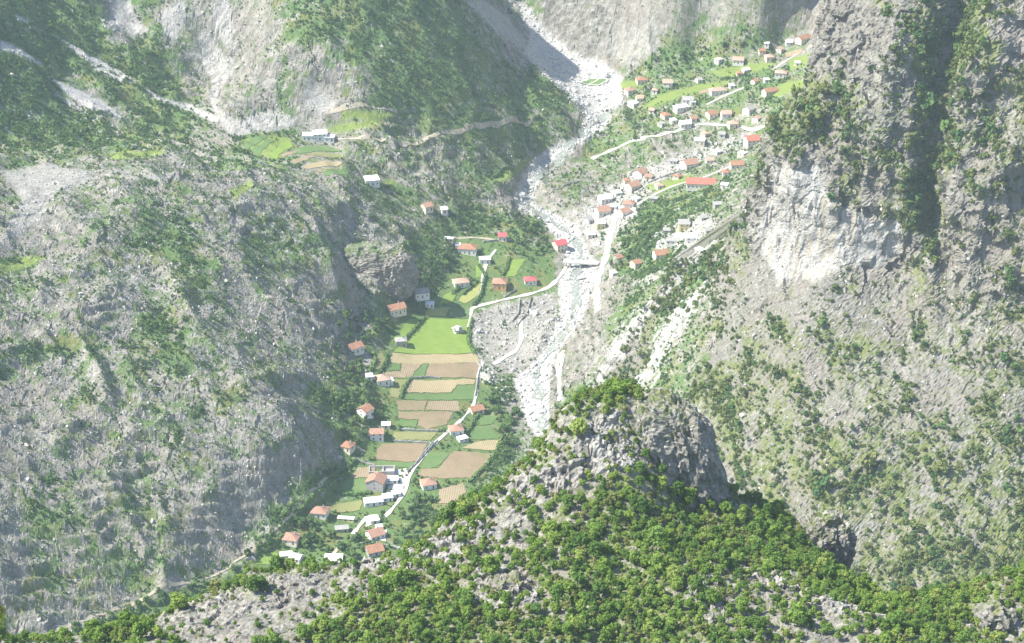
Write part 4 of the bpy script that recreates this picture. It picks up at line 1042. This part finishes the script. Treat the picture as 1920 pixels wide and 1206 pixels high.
# ------------------------------------------------------------------ plants
def tree_meshes(name, seed, height, radius, lobes, leaves, leaf, mat, trunk=True):
    rs = random.Random(seed); cr_v = []; cr_f = []
    def quad(c, n, s):
        a = n.orthogonal().normalized(); b = n.cross(a); ang = rs.uniform(0, 6.28)
        a2 = (a * math.cos(ang) + b * math.sin(ang)) * s; b2 = (b * math.cos(ang) - a * math.sin(ang)) * s * rs.uniform(0.6, 1.0); k = len(cr_v)
        cr_v.extend([tuple(c - a2), tuple(c - b2 * 0.8), tuple(c + a2), tuple(c + b2)]); cr_f.append((k, k + 1, k + 2, k + 3))
    cen = []
    for i in range(lobes):
        ang = i * 2.4 + rs.uniform(-.5, .5); fz = rs.uniform(0.0, 1.0); rr = radius * rs.uniform(0.25, 0.68) * (1.15 - 0.65 * fz)
        cen.append((Vector((math.cos(ang) * rr, math.sin(ang) * rr, height * (0.33 + 0.52 * fz))), radius * rs.uniform(0.3, 0.48) * (1.1 - 0.3 * fz)))
    for c, r in cen:
        # inner mass of the clump
        bm = bmesh.new(); bmesh.ops.create_icosphere(bm, subdivisions=1, radius=r * 0.72)
        base = len(cr_v)
        for v in bm.verts:
            q = v.co * rs.uniform(0.65, 1.25); cr_v.append(tuple(c + q))
        bm.faces.ensure_lookup_table(); bm.verts.index_update()
        for f in bm.faces: cr_f.append(tuple(base + v.index for v in f.verts))
        bm.free()
        for _ in range(leaves):
            d = Vector((rs.gauss(0, 1), rs.gauss(0, 1), rs.gauss(0.25, 1))).normalized()
            n = (d + Vector((rs.gauss(0, .5), rs.gauss(0, .5), rs.gauss(0, .5)))).normalized()
            quad(c + d * r * rs.uniform(0.7, 1.2), n, leaf * rs.uniform(0.6, 1.3))
    cm = bpy.data.meshes.new('crown'); cm.from_pydata(cr_v, [], cr_f); cm.materials.append(mat)
    tm = None
    if trunk:
        bm = bmesh.new()
        def limb(a, b, r0, r1):
            d = (b - a).normalized(); u = d.orthogonal().normalized(); w = d.cross(u); ra = []; rb = []
            for k in range(6):
                t_ = k / 6 * 6.283; o_ = u * math.cos(t_) + w * math.sin(t_); ra.append(bm.verts.new(a + o_ * r0)); rb.append(bm.verts.new(b + o_ * r1))
            for k in range(6): bm.faces.new((ra[k], ra[(k + 1) % 6], rb[(k + 1) % 6], rb[k]))
        top = Vector((rs.uniform(-.15, .15), rs.uniform(-.15, .15), height * 0.45)); limb(Vector((0, 0, -1.2)), top, radius * 0.075, radius * 0.05)
        for c, r in cen[:5]: limb(top, c, radius * 0.045, radius * 0.015)
        tm = bm_mesh(bm, 'trunk'); tm.materials.append(M['bark'])
    return cm, tm
NEAR = [tree_meshes('n', 100 + i, h_, r_, lb, lv, lf, M[mt]) for i, (h_, r_, lb, lv, lf, mt) in enumerate((
    (4.0, 2.1, 10, 36, 0.33, 'leaf_near'), (4.6, 2.4, 12, 36, 0.36, 'leaf_near'), (3.2, 2.2, 9, 34, 0.3, 'leaf_near'), (5.2, 1.8, 11, 34, 0.34, 'leaf_near'),
    (4.2, 2.5, 12, 36, 0.38, 'leaf_dark'), (5.4, 2.2, 12, 34, 0.36, 'leaf_dark'), (2.6, 1.9, 8, 34, 0.26, 'leaf_olive'), (3.4, 1.7, 8, 34, 0.28, 'leaf_olive')))]
FAR = [tree_meshes('f', 200 + i, 2.0, 1.25, 4, 11, 0.34, M['leaf_far'], False)[0] for i in range(6)]
CLIFF = [tree_meshes('c', 260 + i, 2.2, 1.3, 5, 14, 0.32, M['leaf_cliff' if i < 4 else 'leaf_far'], False)[0] for i in range(6)]
VTREE = [tree_meshes('v', 300 + i, random.uniform(6.0, 7.5), random.uniform(2.7, 3.4), 11, 22, 0.55, M['leaf_far']) for i in range(6)]

def proto_collection(name, meshes):
    c = bpy.data.collections.new(name)
    for i, m_ in enumerate(meshes):
        o = bpy.data.objects.new('%s_shape' % name, m_); c.objects.link(o)
    return c
def scatter(name, pts, scl, rot, var, coll, label):
    me = bpy.data.meshes.new(name); n = len(pts); me.vertices.add(n); me.vertices.foreach_set('co', np.asarray(pts, np.float32).ravel())
    for an, ty, fld, dat in (('scl', 'FLOAT_VECTOR', 'vector', scl), ('rot', 'FLOAT_VECTOR', 'vector', rot)):
        a = me.attributes.new(an, ty, 'POINT'); a.data.foreach_set(fld, np.asarray(dat, np.float32).ravel())
    a = me.attributes.new('var', 'INT', 'POINT'); a.data.foreach_set('value', np.asarray(var, np.int32))
    o = new_obj(name, me, None, None, 'stuff', label)
    ng = bpy.data.node_groups.new(name, 'GeometryNodeTree')
    ng.interface.new_socket('Geometry', in_out='INPUT', socket_type='NodeSocketGeometry'); ng.interface.new_socket('Geometry', in_out='OUTPUT', socket_type='NodeSocketGeometry')
    N = ng.nodes; gi = N.new('NodeGroupInput'); go = N.new('NodeGroupOutput'); ci = N.new('GeometryNodeCollectionInfo'); ci.inputs[0].default_value = coll
    ci.inputs['Separate Children'].default_value = True; ci.inputs['Reset Children'].default_value = True
    ip = N.new('GeometryNodeInstanceOnPoints'); ip.inputs['Pick Instance'].default_value = True
    def attr(nm, ty):
        a_ = N.new('GeometryNodeInputNamedAttribute'); a_.data_type = ty; a_.inputs['Name'].default_value = nm; return [q for q in a_.outputs if q.enabled and q.name == 'Attribute'][0]
    L_ = ng.links.new
    L_(gi.outputs[0], ip.inputs['Points']); L_(ci.outputs[0], ip.inputs['Instance']); L_(attr('var', 'INT'), ip.inputs['Instance Index'])
    e2r = N.new('FunctionNodeEulerToRotation'); L_(attr('rot', 'FLOAT_VECTOR'), e2r.inputs[0]); L_(e2r.outputs[0], ip.inputs['Rotation']); L_(attr('scl', 'FLOAT_VECTOR'), ip.inputs['Scale'])
    L_(ip.outputs[0], go.inputs[0])
    md = o.modifiers.new('scatter', 'NODES'); md.node_group = ng
    return o
cliff_coll = proto_collection('cliff_shrub', CLIFF); shrub_coll = proto_collection('shrub', FAR); near_coll = proto_collection('near_shrub', [a for a, b in NEAR])
hs = np.array(HOUSE_SPOTS)
NO_TREES = [np.array(p) for k, p in FIELDS] + [np.array(r[2]) for r in []]
def clear_of(px, py, x, y, roads=True):
    ok = np.ones(len(px), bool)
    for p in NO_TREES:
        b0, b1 = p.min(0) - 4, p.max(0) + 4
        s = (px > b0[0]) & (px < b1[0]) & (py > b0[1]) & (py < b1[1])
        if s.any(): ok[s] &= poly_dist(px[s], py[s], p) < -2
    for hx, hy, r in hs: ok &= ((x - hx) ** 2 + (y - hy) ** 2) > (r * 0.95) ** 2
    for w, m_, pix in ROADS:
        for (ax, ay), (bx, by) in zip(pix[:-1], pix[1:]):
            ex, ey = bx - ax, by - ay; tt = np.clip(((px - ax) * ex + (py - ay) * ey) / (ex * ex + ey * ey), 0, 1)
            ok &= ((px - ax - tt * ex) ** 2 + ((py - ay - tt * ey) * 1.8) ** 2) > (w * 1.7) ** 2
    return ok
# scrub over the valley and the mountains
NS = 520000
ph = rng.uniform(R(-18.5), R(18.5), NS); r2 = np.sqrt(rng.uniform(850.0 ** 2, 2150.0 ** 2, NS))
sx, sy = r2 * np.sin(ph), r2 * np.cos(ph); sz = ground(sx, sy); spx, spy = project(sx, sy, sz)
wv = 26 * perlin2(sx / 26, sy / 26, 61); ww = 20 * perlin2(sx / 26, sy / 26, 62)
vg = veg_at(spx + wv, spy + ww) + 0.30 * perlin2(sx / 14, sy / 14, 63) + 0.18 * perlin2(sx / 6, sy / 6, 64)
pl = np.zeros(NS); lm_ = np.zeros(NS)
for p in SCREE + RIVER: pl = np.maximum(pl, poly_mask(spx, spy, p, 4))
for p in SCREE_R: pl = np.maximum(pl, 0.8 * poly_mask(spx, spy, p, 4))
for p in GRAVEL: pl = np.maximum(pl, 0.3 * poly_mask(spx, spy, p, 6))
for p in LIME: pl = np.maximum(pl, 0.98 * poly_mask(spx, spy, p, 2))
prob = np.where(sy > 1560, 0.75, 1.0) * (1 - 0.7 * poly_mask(spx, spy, FLAT[2][0], 10)) * (0.06 + 0.8 * np.clip((vg - 0.25) / 0.62, 0, 1.0) ** 2.1) * (1 - 0.97 * pl)
sel = (rng.random(NS) < prob) & (spx > -250) & (spx < 2170) & (spy > -120) & (spy < 1300)
sel &= ~((spx > 1480) & (sy < 1500))
i_ = np.nonzero(sel)[0]; i_ = i_[clear_of(spx[i_], spy[i_], sx[i_], sy[i_])]
dist = np.hypot(sx[i_], sy[i_])
dens = np.clip(vg[i_], 0, 1)
size = (0.45 + 0.62 * dens ** 1.8) * np.exp(rng.normal(0, 0.32, len(i_))) * np.where(dist > 1560, 0.95, 1.0)
n = len(i_); print('scrub', n)
scl = np.stack([size, size, size * rng.uniform(0.8, 1.25, n)], -1); rot = np.stack([rng.normal(0, .12, n), rng.normal(0, .12, n), rng.uniform(0, 6.28, n)], -1)
scatter('scrub', np.stack([sx[i_], sy[i_], sz[i_] - 0.25 * size], -1), scl, rot, rng.integers(0, 6, n), shrub_coll, 'countless green bushes over the valley sides and mountains')
# scrub on the crag
NC = 170000
_P = np.stack([XC, YC, ZC], -1); _ar = np.linalg.norm(np.cross(_P[:-1, 1:] - _P[:-1, :-1], _P[1:, :-1] - _P[:-1, :-1]), axis=-1); _ar[fl[:-1, :-1] > 3] = 0
_ar = _ar.ravel(); _ix = rng.choice(len(_ar), NC, p=_ar / _ar.sum()); ci_ = _ix // (SG.shape[1] - 1); cj_ = _ix % (SG.shape[1] - 1)
X_, Y_, Z_ = XC[ci_, cj_], YC[ci_, cj_], ZC[ci_, cj_]; px_, py_ = cpx[ci_, cj_], cpy[ci_, cj_]
vg = veg_at(px_ + 16 * perlin2(X_ / 12, Z_ / 12, 65), py_ + 16 * perlin2(X_ / 12, Z_ / 12, 66)) + 0.42 * perlin2(X_ / 15, Z_ / 13, 67) + 0.2 * perlin2(X_ / 5, Z_ / 5, 68)
prob = np.clip((vg - 0.22) * 1.1, 0.01, 1) ** 1.6 * (1 - 0.97 * white[ci_, cj_]) * np.where(fl[ci_, cj_] < 3, 1, 0) * 0.5
k = np.nonzero((rng.random(NC) < prob) & (px_ > 1060) & (py_ < 1260))[0]; n = len(k); print('crag scrub', n)
size = (0.42 + 0.95 * np.clip(vg[k], 0, 1) ** 1.6) * np.exp(rng.normal(0, 0.45, n)) * (1 + 0.4 * sstep(170, 200, Z_[k]))
scl = np.stack([size, size, size * rng.uniform(0.8, 1.3, n)], -1); rot = np.stack([rng.normal(0, .15, n), rng.normal(0, .15, n), rng.uniform(0, 6.28, n)], -1)
scatter('cliff_scrub', np.stack([X_[k], Y_[k], Z_[k] - 0.4 * size], -1), scl, rot, rng.integers(0, 6, n), cliff_coll, 'countless bushes clinging to the crag and the slope under it')

# trees of the near knoll: the largest 300 one by one, the rest as a mass
def copy_tree(cm, tm, name, loc, s, rz, label, cat, group):
    e = bpy.data.objects.new(name, None); COL.objects.link(e); e.location = loc; e.scale = s; e.rotation_euler = (random.gauss(0, .06), random.gauss(0, .06), rz)
    e['label'] = label; e['category'] = cat; e['group'] = group
    c = bpy.data.objects.new('crown', cm); c.parent = e; COL.objects.link(c)
    t_ = bpy.data.objects.new('trunk', tm); t_.parent = e; COL.objects.link(t_)
    return e
NK = 45000
kx = rng.uniform(FXs[0], FXs[-1], NK); ky = rng.uniform(395, 585, NK); kz = knoll_height(kx, ky); kpx, kpy = project(kx, ky, kz)
rk_ = bil2(f_rock, kx, ky)
vg = veg_at(kpx, kpy) - 0.3 * sstep(760, 560, kpx) * sstep(1000, 1060, kpy) * sstep(1215, 1150, kpy) + 0.25 * perlin2(kx / 9, ky / 9, 72) - 0.2 * rk_
score = np.clip((vg - 0.10) * 1.3, 0.09, 1) ** 1.25
order = np.argsort(-score * rng.random(NK) ** 0.35)
taken = []; cell = {}
for q in order:
    if not (-60 < kpx[q] < 1990 and kpy[q] < 1330): continue
    if rng.random() > score[q]: continue
    s = float((0.36 + 0.36 * np.clip(vg[q], 0, 1)) * np.exp(rng.normal(0, 0.38)))
    md_ = 1.55 * s + 0.25; cx, cy_ = int(kx[q] // 4), int(ky[q] // 4); bad = False
    for a in (-1, 0, 1):
        for b in (-1, 0, 1):
            for (ox, oy, om) in cell.get((cx + a, cy_ + b), ()):
                if (kx[q] - ox) ** 2 + (ky[q] - oy) ** 2 < ((md_ + om) * 0.64) ** 2: bad = True; break
            if bad: break
        if bad: break
    if bad: continue
    cell.setdefault((cx, cy_), []).append((kx[q], ky[q], md_)); taken.append((q, s))
    if len(taken) > 12000: break
def vis(q, s):
    if not (0 < kpx[q] < 1920 and kpy[q] < 1215): return 0
    nx_, ny_ = kx[q], ky[q]
    for f_ in (0.97, 0.94, 0.9, 0.86):                        # hidden behind a nearer part of the knoll
        if knoll_height(nx_ * f_, ny_ * f_) > CAM_Z + (kz[q] + 3.5 * s - CAM_Z) * f_: return 0
    return s / ky[q]
taken.sort(key=lambda t_: -vis(*t_)); print('knoll trees', len(taken))
MARKS = [((1150, 745), 'bushy summit of the knoll'), ((1262, 868), 'big dark-sided rock tower'), ((1535, 1030), 'smaller rock tower'), ((1640, 1160), 'roofless stone hut'),
         ((1868, 1172), 'bottom right white outcrop'), ((1345, 1180), 'white outcrop right of centre'), ((960, 1115), 'rounded grey outcrop'), ((450, 1120), 'bare pale slope'),
         ((700, 1130), 'lowest village houses'), ((870, 1010), 'pale rocks of the left crest'), ((1120, 850), 'pale rocks under the summit'), ((1480, 1100), 'stony right shoulder strip'), ((1150, 1060), 'middle of the near slope')]
def where_of(px, py, marks):
    d, (mx, my), nm = min((math.hypot(px - m_[0], (py - m_[1]) * 1.3), m_, n_) for m_, n_ in marks)
    dx, dy = px - mx, (py - my) * 1.3
    side = ('right of' if dx > 0 else 'left of') if abs(dx) > abs(dy) else ('below' if dy > 0 else 'above')
    return ('just ' if d < 45 else '') + side + ' the ' + nm, nm
for q, s in taken[:300]:
    vi = random.choice((0, 0, 1, 1, 2, 3, 3, 4, 5, 6, 7)); cm, tm = NEAR[vi]
    wh, nm = where_of(kpx[q], kpy[q], MARKS)
    lab = ('large ' if s > 0.85 else 'small ' if s < 0.66 else '') + ('fresh green round bush', 'fresh green broad tree', 'fresh green low bush', 'fresh green tall narrow tree', 'deep green broad tree', 'deep green tall tree', 'olive-green low bush', 'olive-green upright bush')[vi] + ' ' + wh
    copy_tree(cm, tm, 'bushy_tree', (kx[q], ky[q], kz[q] - 0.15), (s * random.uniform(.9, 1.15), s * random.uniform(.9, 1.15), s * random.uniform(.85, 1.2)), random.uniform(0, 6.28), lab, 'tree', 'trees and bushes near the ' + nm)
rest = taken[300:]; qi = np.array([t_[0] for t_ in rest]); n = len(qi)
size = np.array([t_[1] for t_ in rest])
scl = np.stack([size, size, size], -1); rot = np.stack([size * 0, size * 0, rng.uniform(0, 6.28, n)], -1)
scatter('knoll_scrub', np.stack([kx[qi], ky[qi], kz[qi] - 0.2], -1), scl, rot, rng.integers(0, 8, n), near_coll, 'the many further bushes covering the near knoll')

# trees of the valley floor, one by one
WOODS = [([(640,570),(700,560),(735,610),(715,650),(690,690),(700,740),(720,790),(690,830),(640,850),(620,700)], 62, 'leafy tree in the wood along the left mountain foot'),
         ([(905,745),(950,740),(1000,800),(985,830),(940,870),(895,905),(880,925),(935,850),(930,790)], 34, 'dark tree in the belt between the fields and the river'),
         ([(560,970),(590,985),(690,1010),(690,1050),(600,1050),(520,1035)], 44, 'round tree in the gardens of the near village'),
         ([(770,895),(800,930),(830,955),(800,1030),(740,1010),(760,950)], 38, 'garden tree right of the farmyard'),
         ([(900,400),(960,400),(1040,440),(1035,480),(960,485),(950,470),(985,440)], 26, 'dark tree in the grove behind the red-roofed houses'),
         ([(1160,430),(1220,395),(1245,400),(1230,450),(1190,480),(1140,540),(1130,530)], 26, 'tree in the green belt right of the bright white road'),
         ([(770,540),(850,510),(860,480),(830,470),(790,520)], 16, 'tree at the foot of the dark cliff'),
         ([(440,1062),(520,990),(600,925),(560,975),(480,1050)], 12, 'tree in the hedge line under the layered cliff'),
         ([(80,1198),(250,1142),(440,1072),(470,1078),(300,1156),(120,1212)], 30, 'tree of the dark strip beside the lower left track'),
         ([(1170,130),(1240,110),(1330,95),(1470,60),(1500,60),(1440,90),(1300,120),(1200,145)], 24, 'tree of the dark belt behind the far hamlet')]
def zone(px, py, P):
    c = P.mean(0); a = (py - P[:, 1].min()) / max(1, np.ptp(P[:, 1])); b = (px - P[:, 0].min()) / max(1, np.ptp(P[:, 0]))
    return ('far', 'upper', 'lower', 'near')[min(3, int(a * 4))] + ' ' + ('left part', 'middle part', 'right part')[min(2, int(b * 3))]
for poly, cnt, lab in WOODS:
    P = np.array(poly, float); got = 0; tries = 0
    while got < cnt and tries < 4000:
        tries += 1; px, py = rng.uniform(*P.T[0][[P[:, 0].argmin(), P[:, 0].argmax()]]), rng.uniform(P[:, 1].min(), P[:, 1].max())
        a = np.array([px]); b = np.array([py])
        if poly_dist(a, b, poly)[0] < 0: continue
        w = hit(px, py)
        if not clear_of(a, b, np.array([w.x]), np.array([w.y]))[0]: continue
        cm, tm = VTREE[random.randrange(6)]; s = random.uniform(0.5, 1.1)
        copy_tree(cm, tm, 'leafy_tree', (w.x, w.y, w.z - 0.2), (s, s, s * random.uniform(.85, 1.15)), random.uniform(0, 6.28), ('large ' if s > 0.98 else 'small ' if s < 0.75 else 'medium ') + lab + ', ' + zone(px, py, P), 'tree', lab.replace('tree', 'trees', 1)); got += 1

# ------------------------------------------------------------------ rocks
def rock_mesh(seed, sub=2, amp=0.5):
    bm = bmesh.new(); bmesh.ops.create_icosphere(bm, subdivisions=sub, radius=1.0)
    co = np.array([v.co[:] for v in bm.verts]); d = 1 + amp * facet3(co[:, 0] * 1.1 + seed * 7, co[:, 1] * 1.1, co[:, 2] * 1.1, seed)
    for v, k in zip(bm.verts, d): v.co *= float(k)
    return bm_mesh(bm, 'boulder')
ROCKS = [rock_mesh(i + 1) for i in range(5)]
for m_ in ROCKS: m_.materials.append(M['stone'])
rock_coll = proto_collection('stone', ROCKS)
NB = 24000
bx = rng.uniform(-80, 220, NB); by = rng.uniform(1100, 2000, NB); bz = ground(bx, by); bpx, bpy_ = project(bx, by, bz)
inr = np.zeros(NB)
for p in RIVER: inr = np.maximum(inr, poly_mask(bpx, bpy_, p, 3))
for p in GRAVEL: inr = np.maximum(inr, 0.35 * poly_mask(bpx, bpy_, p, 5))
for p in SCREE_R: inr = np.maximum(inr, 0.4 * poly_mask(bpx, bpy_, p, 3))
k = np.nonzero(rng.random(NB) < inr)[0]; k = k[clear_of(bpx[k], bpy_[k], bx[k], by[k])]
size = np.exp(rng.normal(-0.35, 0.5, len(k))); so = np.argsort(-size / by[k]); k = k[so]; size = size[so]; print('stones', len(k))
RMARKS = [((1088, 499), 'bridge'), ((1049, 464), 'tall steep-roofed red house'), ((1112, 157), 'football pitch'), ((994, 527), 'red hip roof by the bridge'), ((985, 370), 'river bend under the cliff'), ((1120, 230), 'narrow upper channel'),
          ((1010, 780), 'near end of the river'), ((1050, 700), 'white right-bank track'), ((1075, 570), 'middle reach of the river'), ((1000, 660), 'gravel bank'), ((1170, 398), 'orange town roofs'), ((1300, 290), 'stream above the town'), ((1020, 70), 'top of the gravel tongue'), ((1180, 640), 'scree stripes')]
for q in range(min(140, len(k))):
    j = k[q]; s = float(size[q])
    o = new_obj('boulder', ROCKS[q % 5], None, None, None, ('big' if s > 2.6 else 'mid-sized' if s > 1.9 else 'smaller') + ' white boulder in the river bed, ' + where_of(float(bpx[j]), float(bpy_[j]), RMARKS)[0], 'boulder', 'boulders in the river bed')
    o.location = (bx[j], by[j], bz[j] + 0.25 * s); o.scale = (s * random.uniform(.8, 1.3), s * random.uniform(.8, 1.3), s * random.uniform(.6, 1.0)); o.rotation_euler = (random.uniform(0, 6.28), random.uniform(0, 6.28), random.uniform(0, 6.28))
k = k[140:]; size = size[140:]; n = len(k)
scatter('river_stones', np.stack([bx[k], by[k], bz[k] + 0.2 * size], -1), np.stack([size, size * 1.1, size * .8], -1), rng.uniform(0, 6.28, (n, 3)), rng.integers(0, 5, n), rock_coll, 'countless white stones of the river bed and gravel banks')
# loose stones lying over the mountain slopes and the foot of the crag
RUB = [rock_mesh(i + 40, 1, 0.6) for i in range(4)]
for m_ in RUB: m_.materials.append(M['rubble'])
rub_coll = proto_collection('rubble', RUB)
NR = 85000
ph = rng.uniform(R(-18.5), R(10), NR); r2 = np.sqrt(rng.uniform(880.0 ** 2, 1800.0 ** 2, NR)); ux, uy = r2 * np.sin(ph), r2 * np.cos(ph); uz = ground(ux, uy); upx, upy = project(ux, uy, uz)
pr = np.clip(0.75 - veg_at(upx, upy) + 0.35 * perlin2(ux / 20, uy / 20, 81), 0.03, 0.8)
for fp, fa in FLAT: pr = pr * (1 - 0.97 * poly_mask(upx, upy, fp, 8))
k1 = np.nonzero((rng.random(NR) < pr) & (upx > -200) & (upx < 1420) & (upy > -60))[0]
_ix = rng.choice(len(_ar), 40000, p=_ar / _ar.sum()); a_ = _ix // (SG.shape[1] - 1); b_ = _ix % (SG.shape[1] - 1)
k2 = np.nonzero((rng.random(40000) < np.clip(0.8 - veg_at(cpx[a_, b_], cpy[a_, b_]), 0.05, 0.7) * np.where(ZC[a_, b_] < 165, 1, 0.15)) & (white[a_, b_] < 0.2))[0]
rp = np.concatenate([np.stack([ux[k1], uy[k1], uz[k1]], -1), np.stack([XC[a_, b_], YC[a_, b_], ZC[a_, b_]], -1)[k2]]); n = len(rp); print('rubble', n)
size = 0.38 * np.exp(rng.normal(0, 0.5, n)); rp[:, 2] += 0.15 * size
scatter('rubble', rp, np.stack([size, size * rng.uniform(.8, 1.5, n), size * .8], -1), rng.uniform(0, 6.28, (n, 3)), rng.integers(0, 4, n), rub_coll, 'countless loose limestone blocks strewn over the slopes')
# pile of white rock on the lime meadow
p = hit(857, 622); o = new_obj('rock_mound', rock_mesh(9, 3, 0.7), M['stone'], None, None, 'white rock mound at the right edge of the lime meadow', 'rock'); o.location = (p.x, p.y, p.z + 1); o.scale = (5.2, 4, 2.8)
# dark rock towers of the near knoll
def tower(name, px, py, y, size, seed, label, lean=0, sub=5, amp=1.0, mat='near'):
    bm = bmesh.new(); bmesh.ops.create_icosphere(bm, subdivisions=sub, radius=1.0)
    co = np.array([v.co[:] for v in bm.verts]); n = co / np.linalg.norm(co, axis=1)[:, None]
    co = np.sign(co) * np.abs(co) ** 0.75 * np.array(size)
    d = amp * (2.2 * perlin3(co[:, 0] / 10, co[:, 1] / 10, co[:, 2] / 16, seed) + 1.5 * facet3(co[:, 0] / 5, co[:, 1] / 5, co[:, 2] / 10, seed) + 1.1 * facet3(co[:, 0] / 2.2, co[:, 1] / 2.2, co[:, 2] / 4.5, seed + 1) + 0.7 * facet3(co[:, 0] / 1.0, co[:, 1] / 1.0, co[:, 2] / 1.7, seed + 2))
    co = co + n * d[:, None]; co[:, 0] += lean * co[:, 2]
    for v, c in zip(bm.verts, co): v.co = Vector(c)
    me = bm_mesh(bm, name); N_ = len(me.vertices)
    up = np.clip(n[:, 2], 0, 1); set_mask(me, 0.55 * up, np.zeros(N_), np.zeros(N_))
    x, y, z = at_y(px, py, y)
    o = new_obj(name, me, M[mat], None, None, label, 'rock'); o.location = (float(x), float(y), float(z)); return o
tower('rock_tower', 1262, 868, 547, (15, 12, 24), 3, 'big dark-sided rock tower at the top of the near knoll', -0.25, 6)
tower('rock_tower', 1535, 1040, 546, (10, 8, 15), 7, 'smaller brown-grey rock tower on the right shoulder of the near knoll', 0.12, 6)
tower('rock_outcrop', 960, 1115, 470, (6.5, 5, 5), 11, 'rounded grey rock outcrop in the middle of the near slope')
tower('rock_outcrop', 1868, 1172, 458, (5.5, 4, 6), 15, 'white rock outcrop at the bottom right corner')
tower('rock_outcrop', 1345, 1180, 450, (5, 4, 4), 19, 'white rock outcrop at the bottom edge right of centre')
pd = hit(705, 540)
tower('rock_dome', 700, 516, pd.y + 24, (34, 17, 25), 23, 'dark rounded rock dome at the mountain foot left of the meadows', 0.0, 6, 0.8, 'terrain')
# yellow-green spray of broom at the left edge
br = leaf_mat('broom_flowers', [(0.1, (0.25, 0.27, 0.03)), (0.9, (0.42, 0.40, 0.05))], 0.3)
cm, tm = tree_meshes('b', 900, 4.0, 1.6, 8, 30, 0.3, br)
p = hit_knoll(4, 1206); copy_tree(cm, tm, 'broom_bush', (float(at_y(2, 1165, 400)[0]), 400.0, float(at_y(2, 1165, 400)[2])), (1, 1, 1.6), 0, 'yellow flowering broom bush at the left edge', 'bush', 'broom')

# ------------------------------------------------------------------ the air: one closed box of thin haze round everything
bm = bmesh.new(); bmesh.ops.create_cube(bm, size=1.0)
for v in bm.verts: v.co = Vector((v.co.x * 2600, 1280 + v.co.y * 2760, 308 + v.co.z * 700))
me = bpy.data.meshes.new('haze'); bm.to_mesh(me); bm.free()
hm, nt = new_mat('haze'); t = NT(nt)
pv = t.n('ShaderNodeVolumePrincipled'); pv.inputs['Color'].default_value = (0.72, 0.89, 1.0, 1); pv.inputs['Density'].default_value = HAZE_DENSITY
pv.inputs['Anisotropy'].default_value = 0.0
o = t.n('ShaderNodeOutputMaterial'); t.l(pv.outputs[0], o.inputs['Volume'])
haze = link(bpy.data.objects.new('haze', me), 'stuff', hm)
haze['label'] = 'thin blue summer haze filling the valley air'
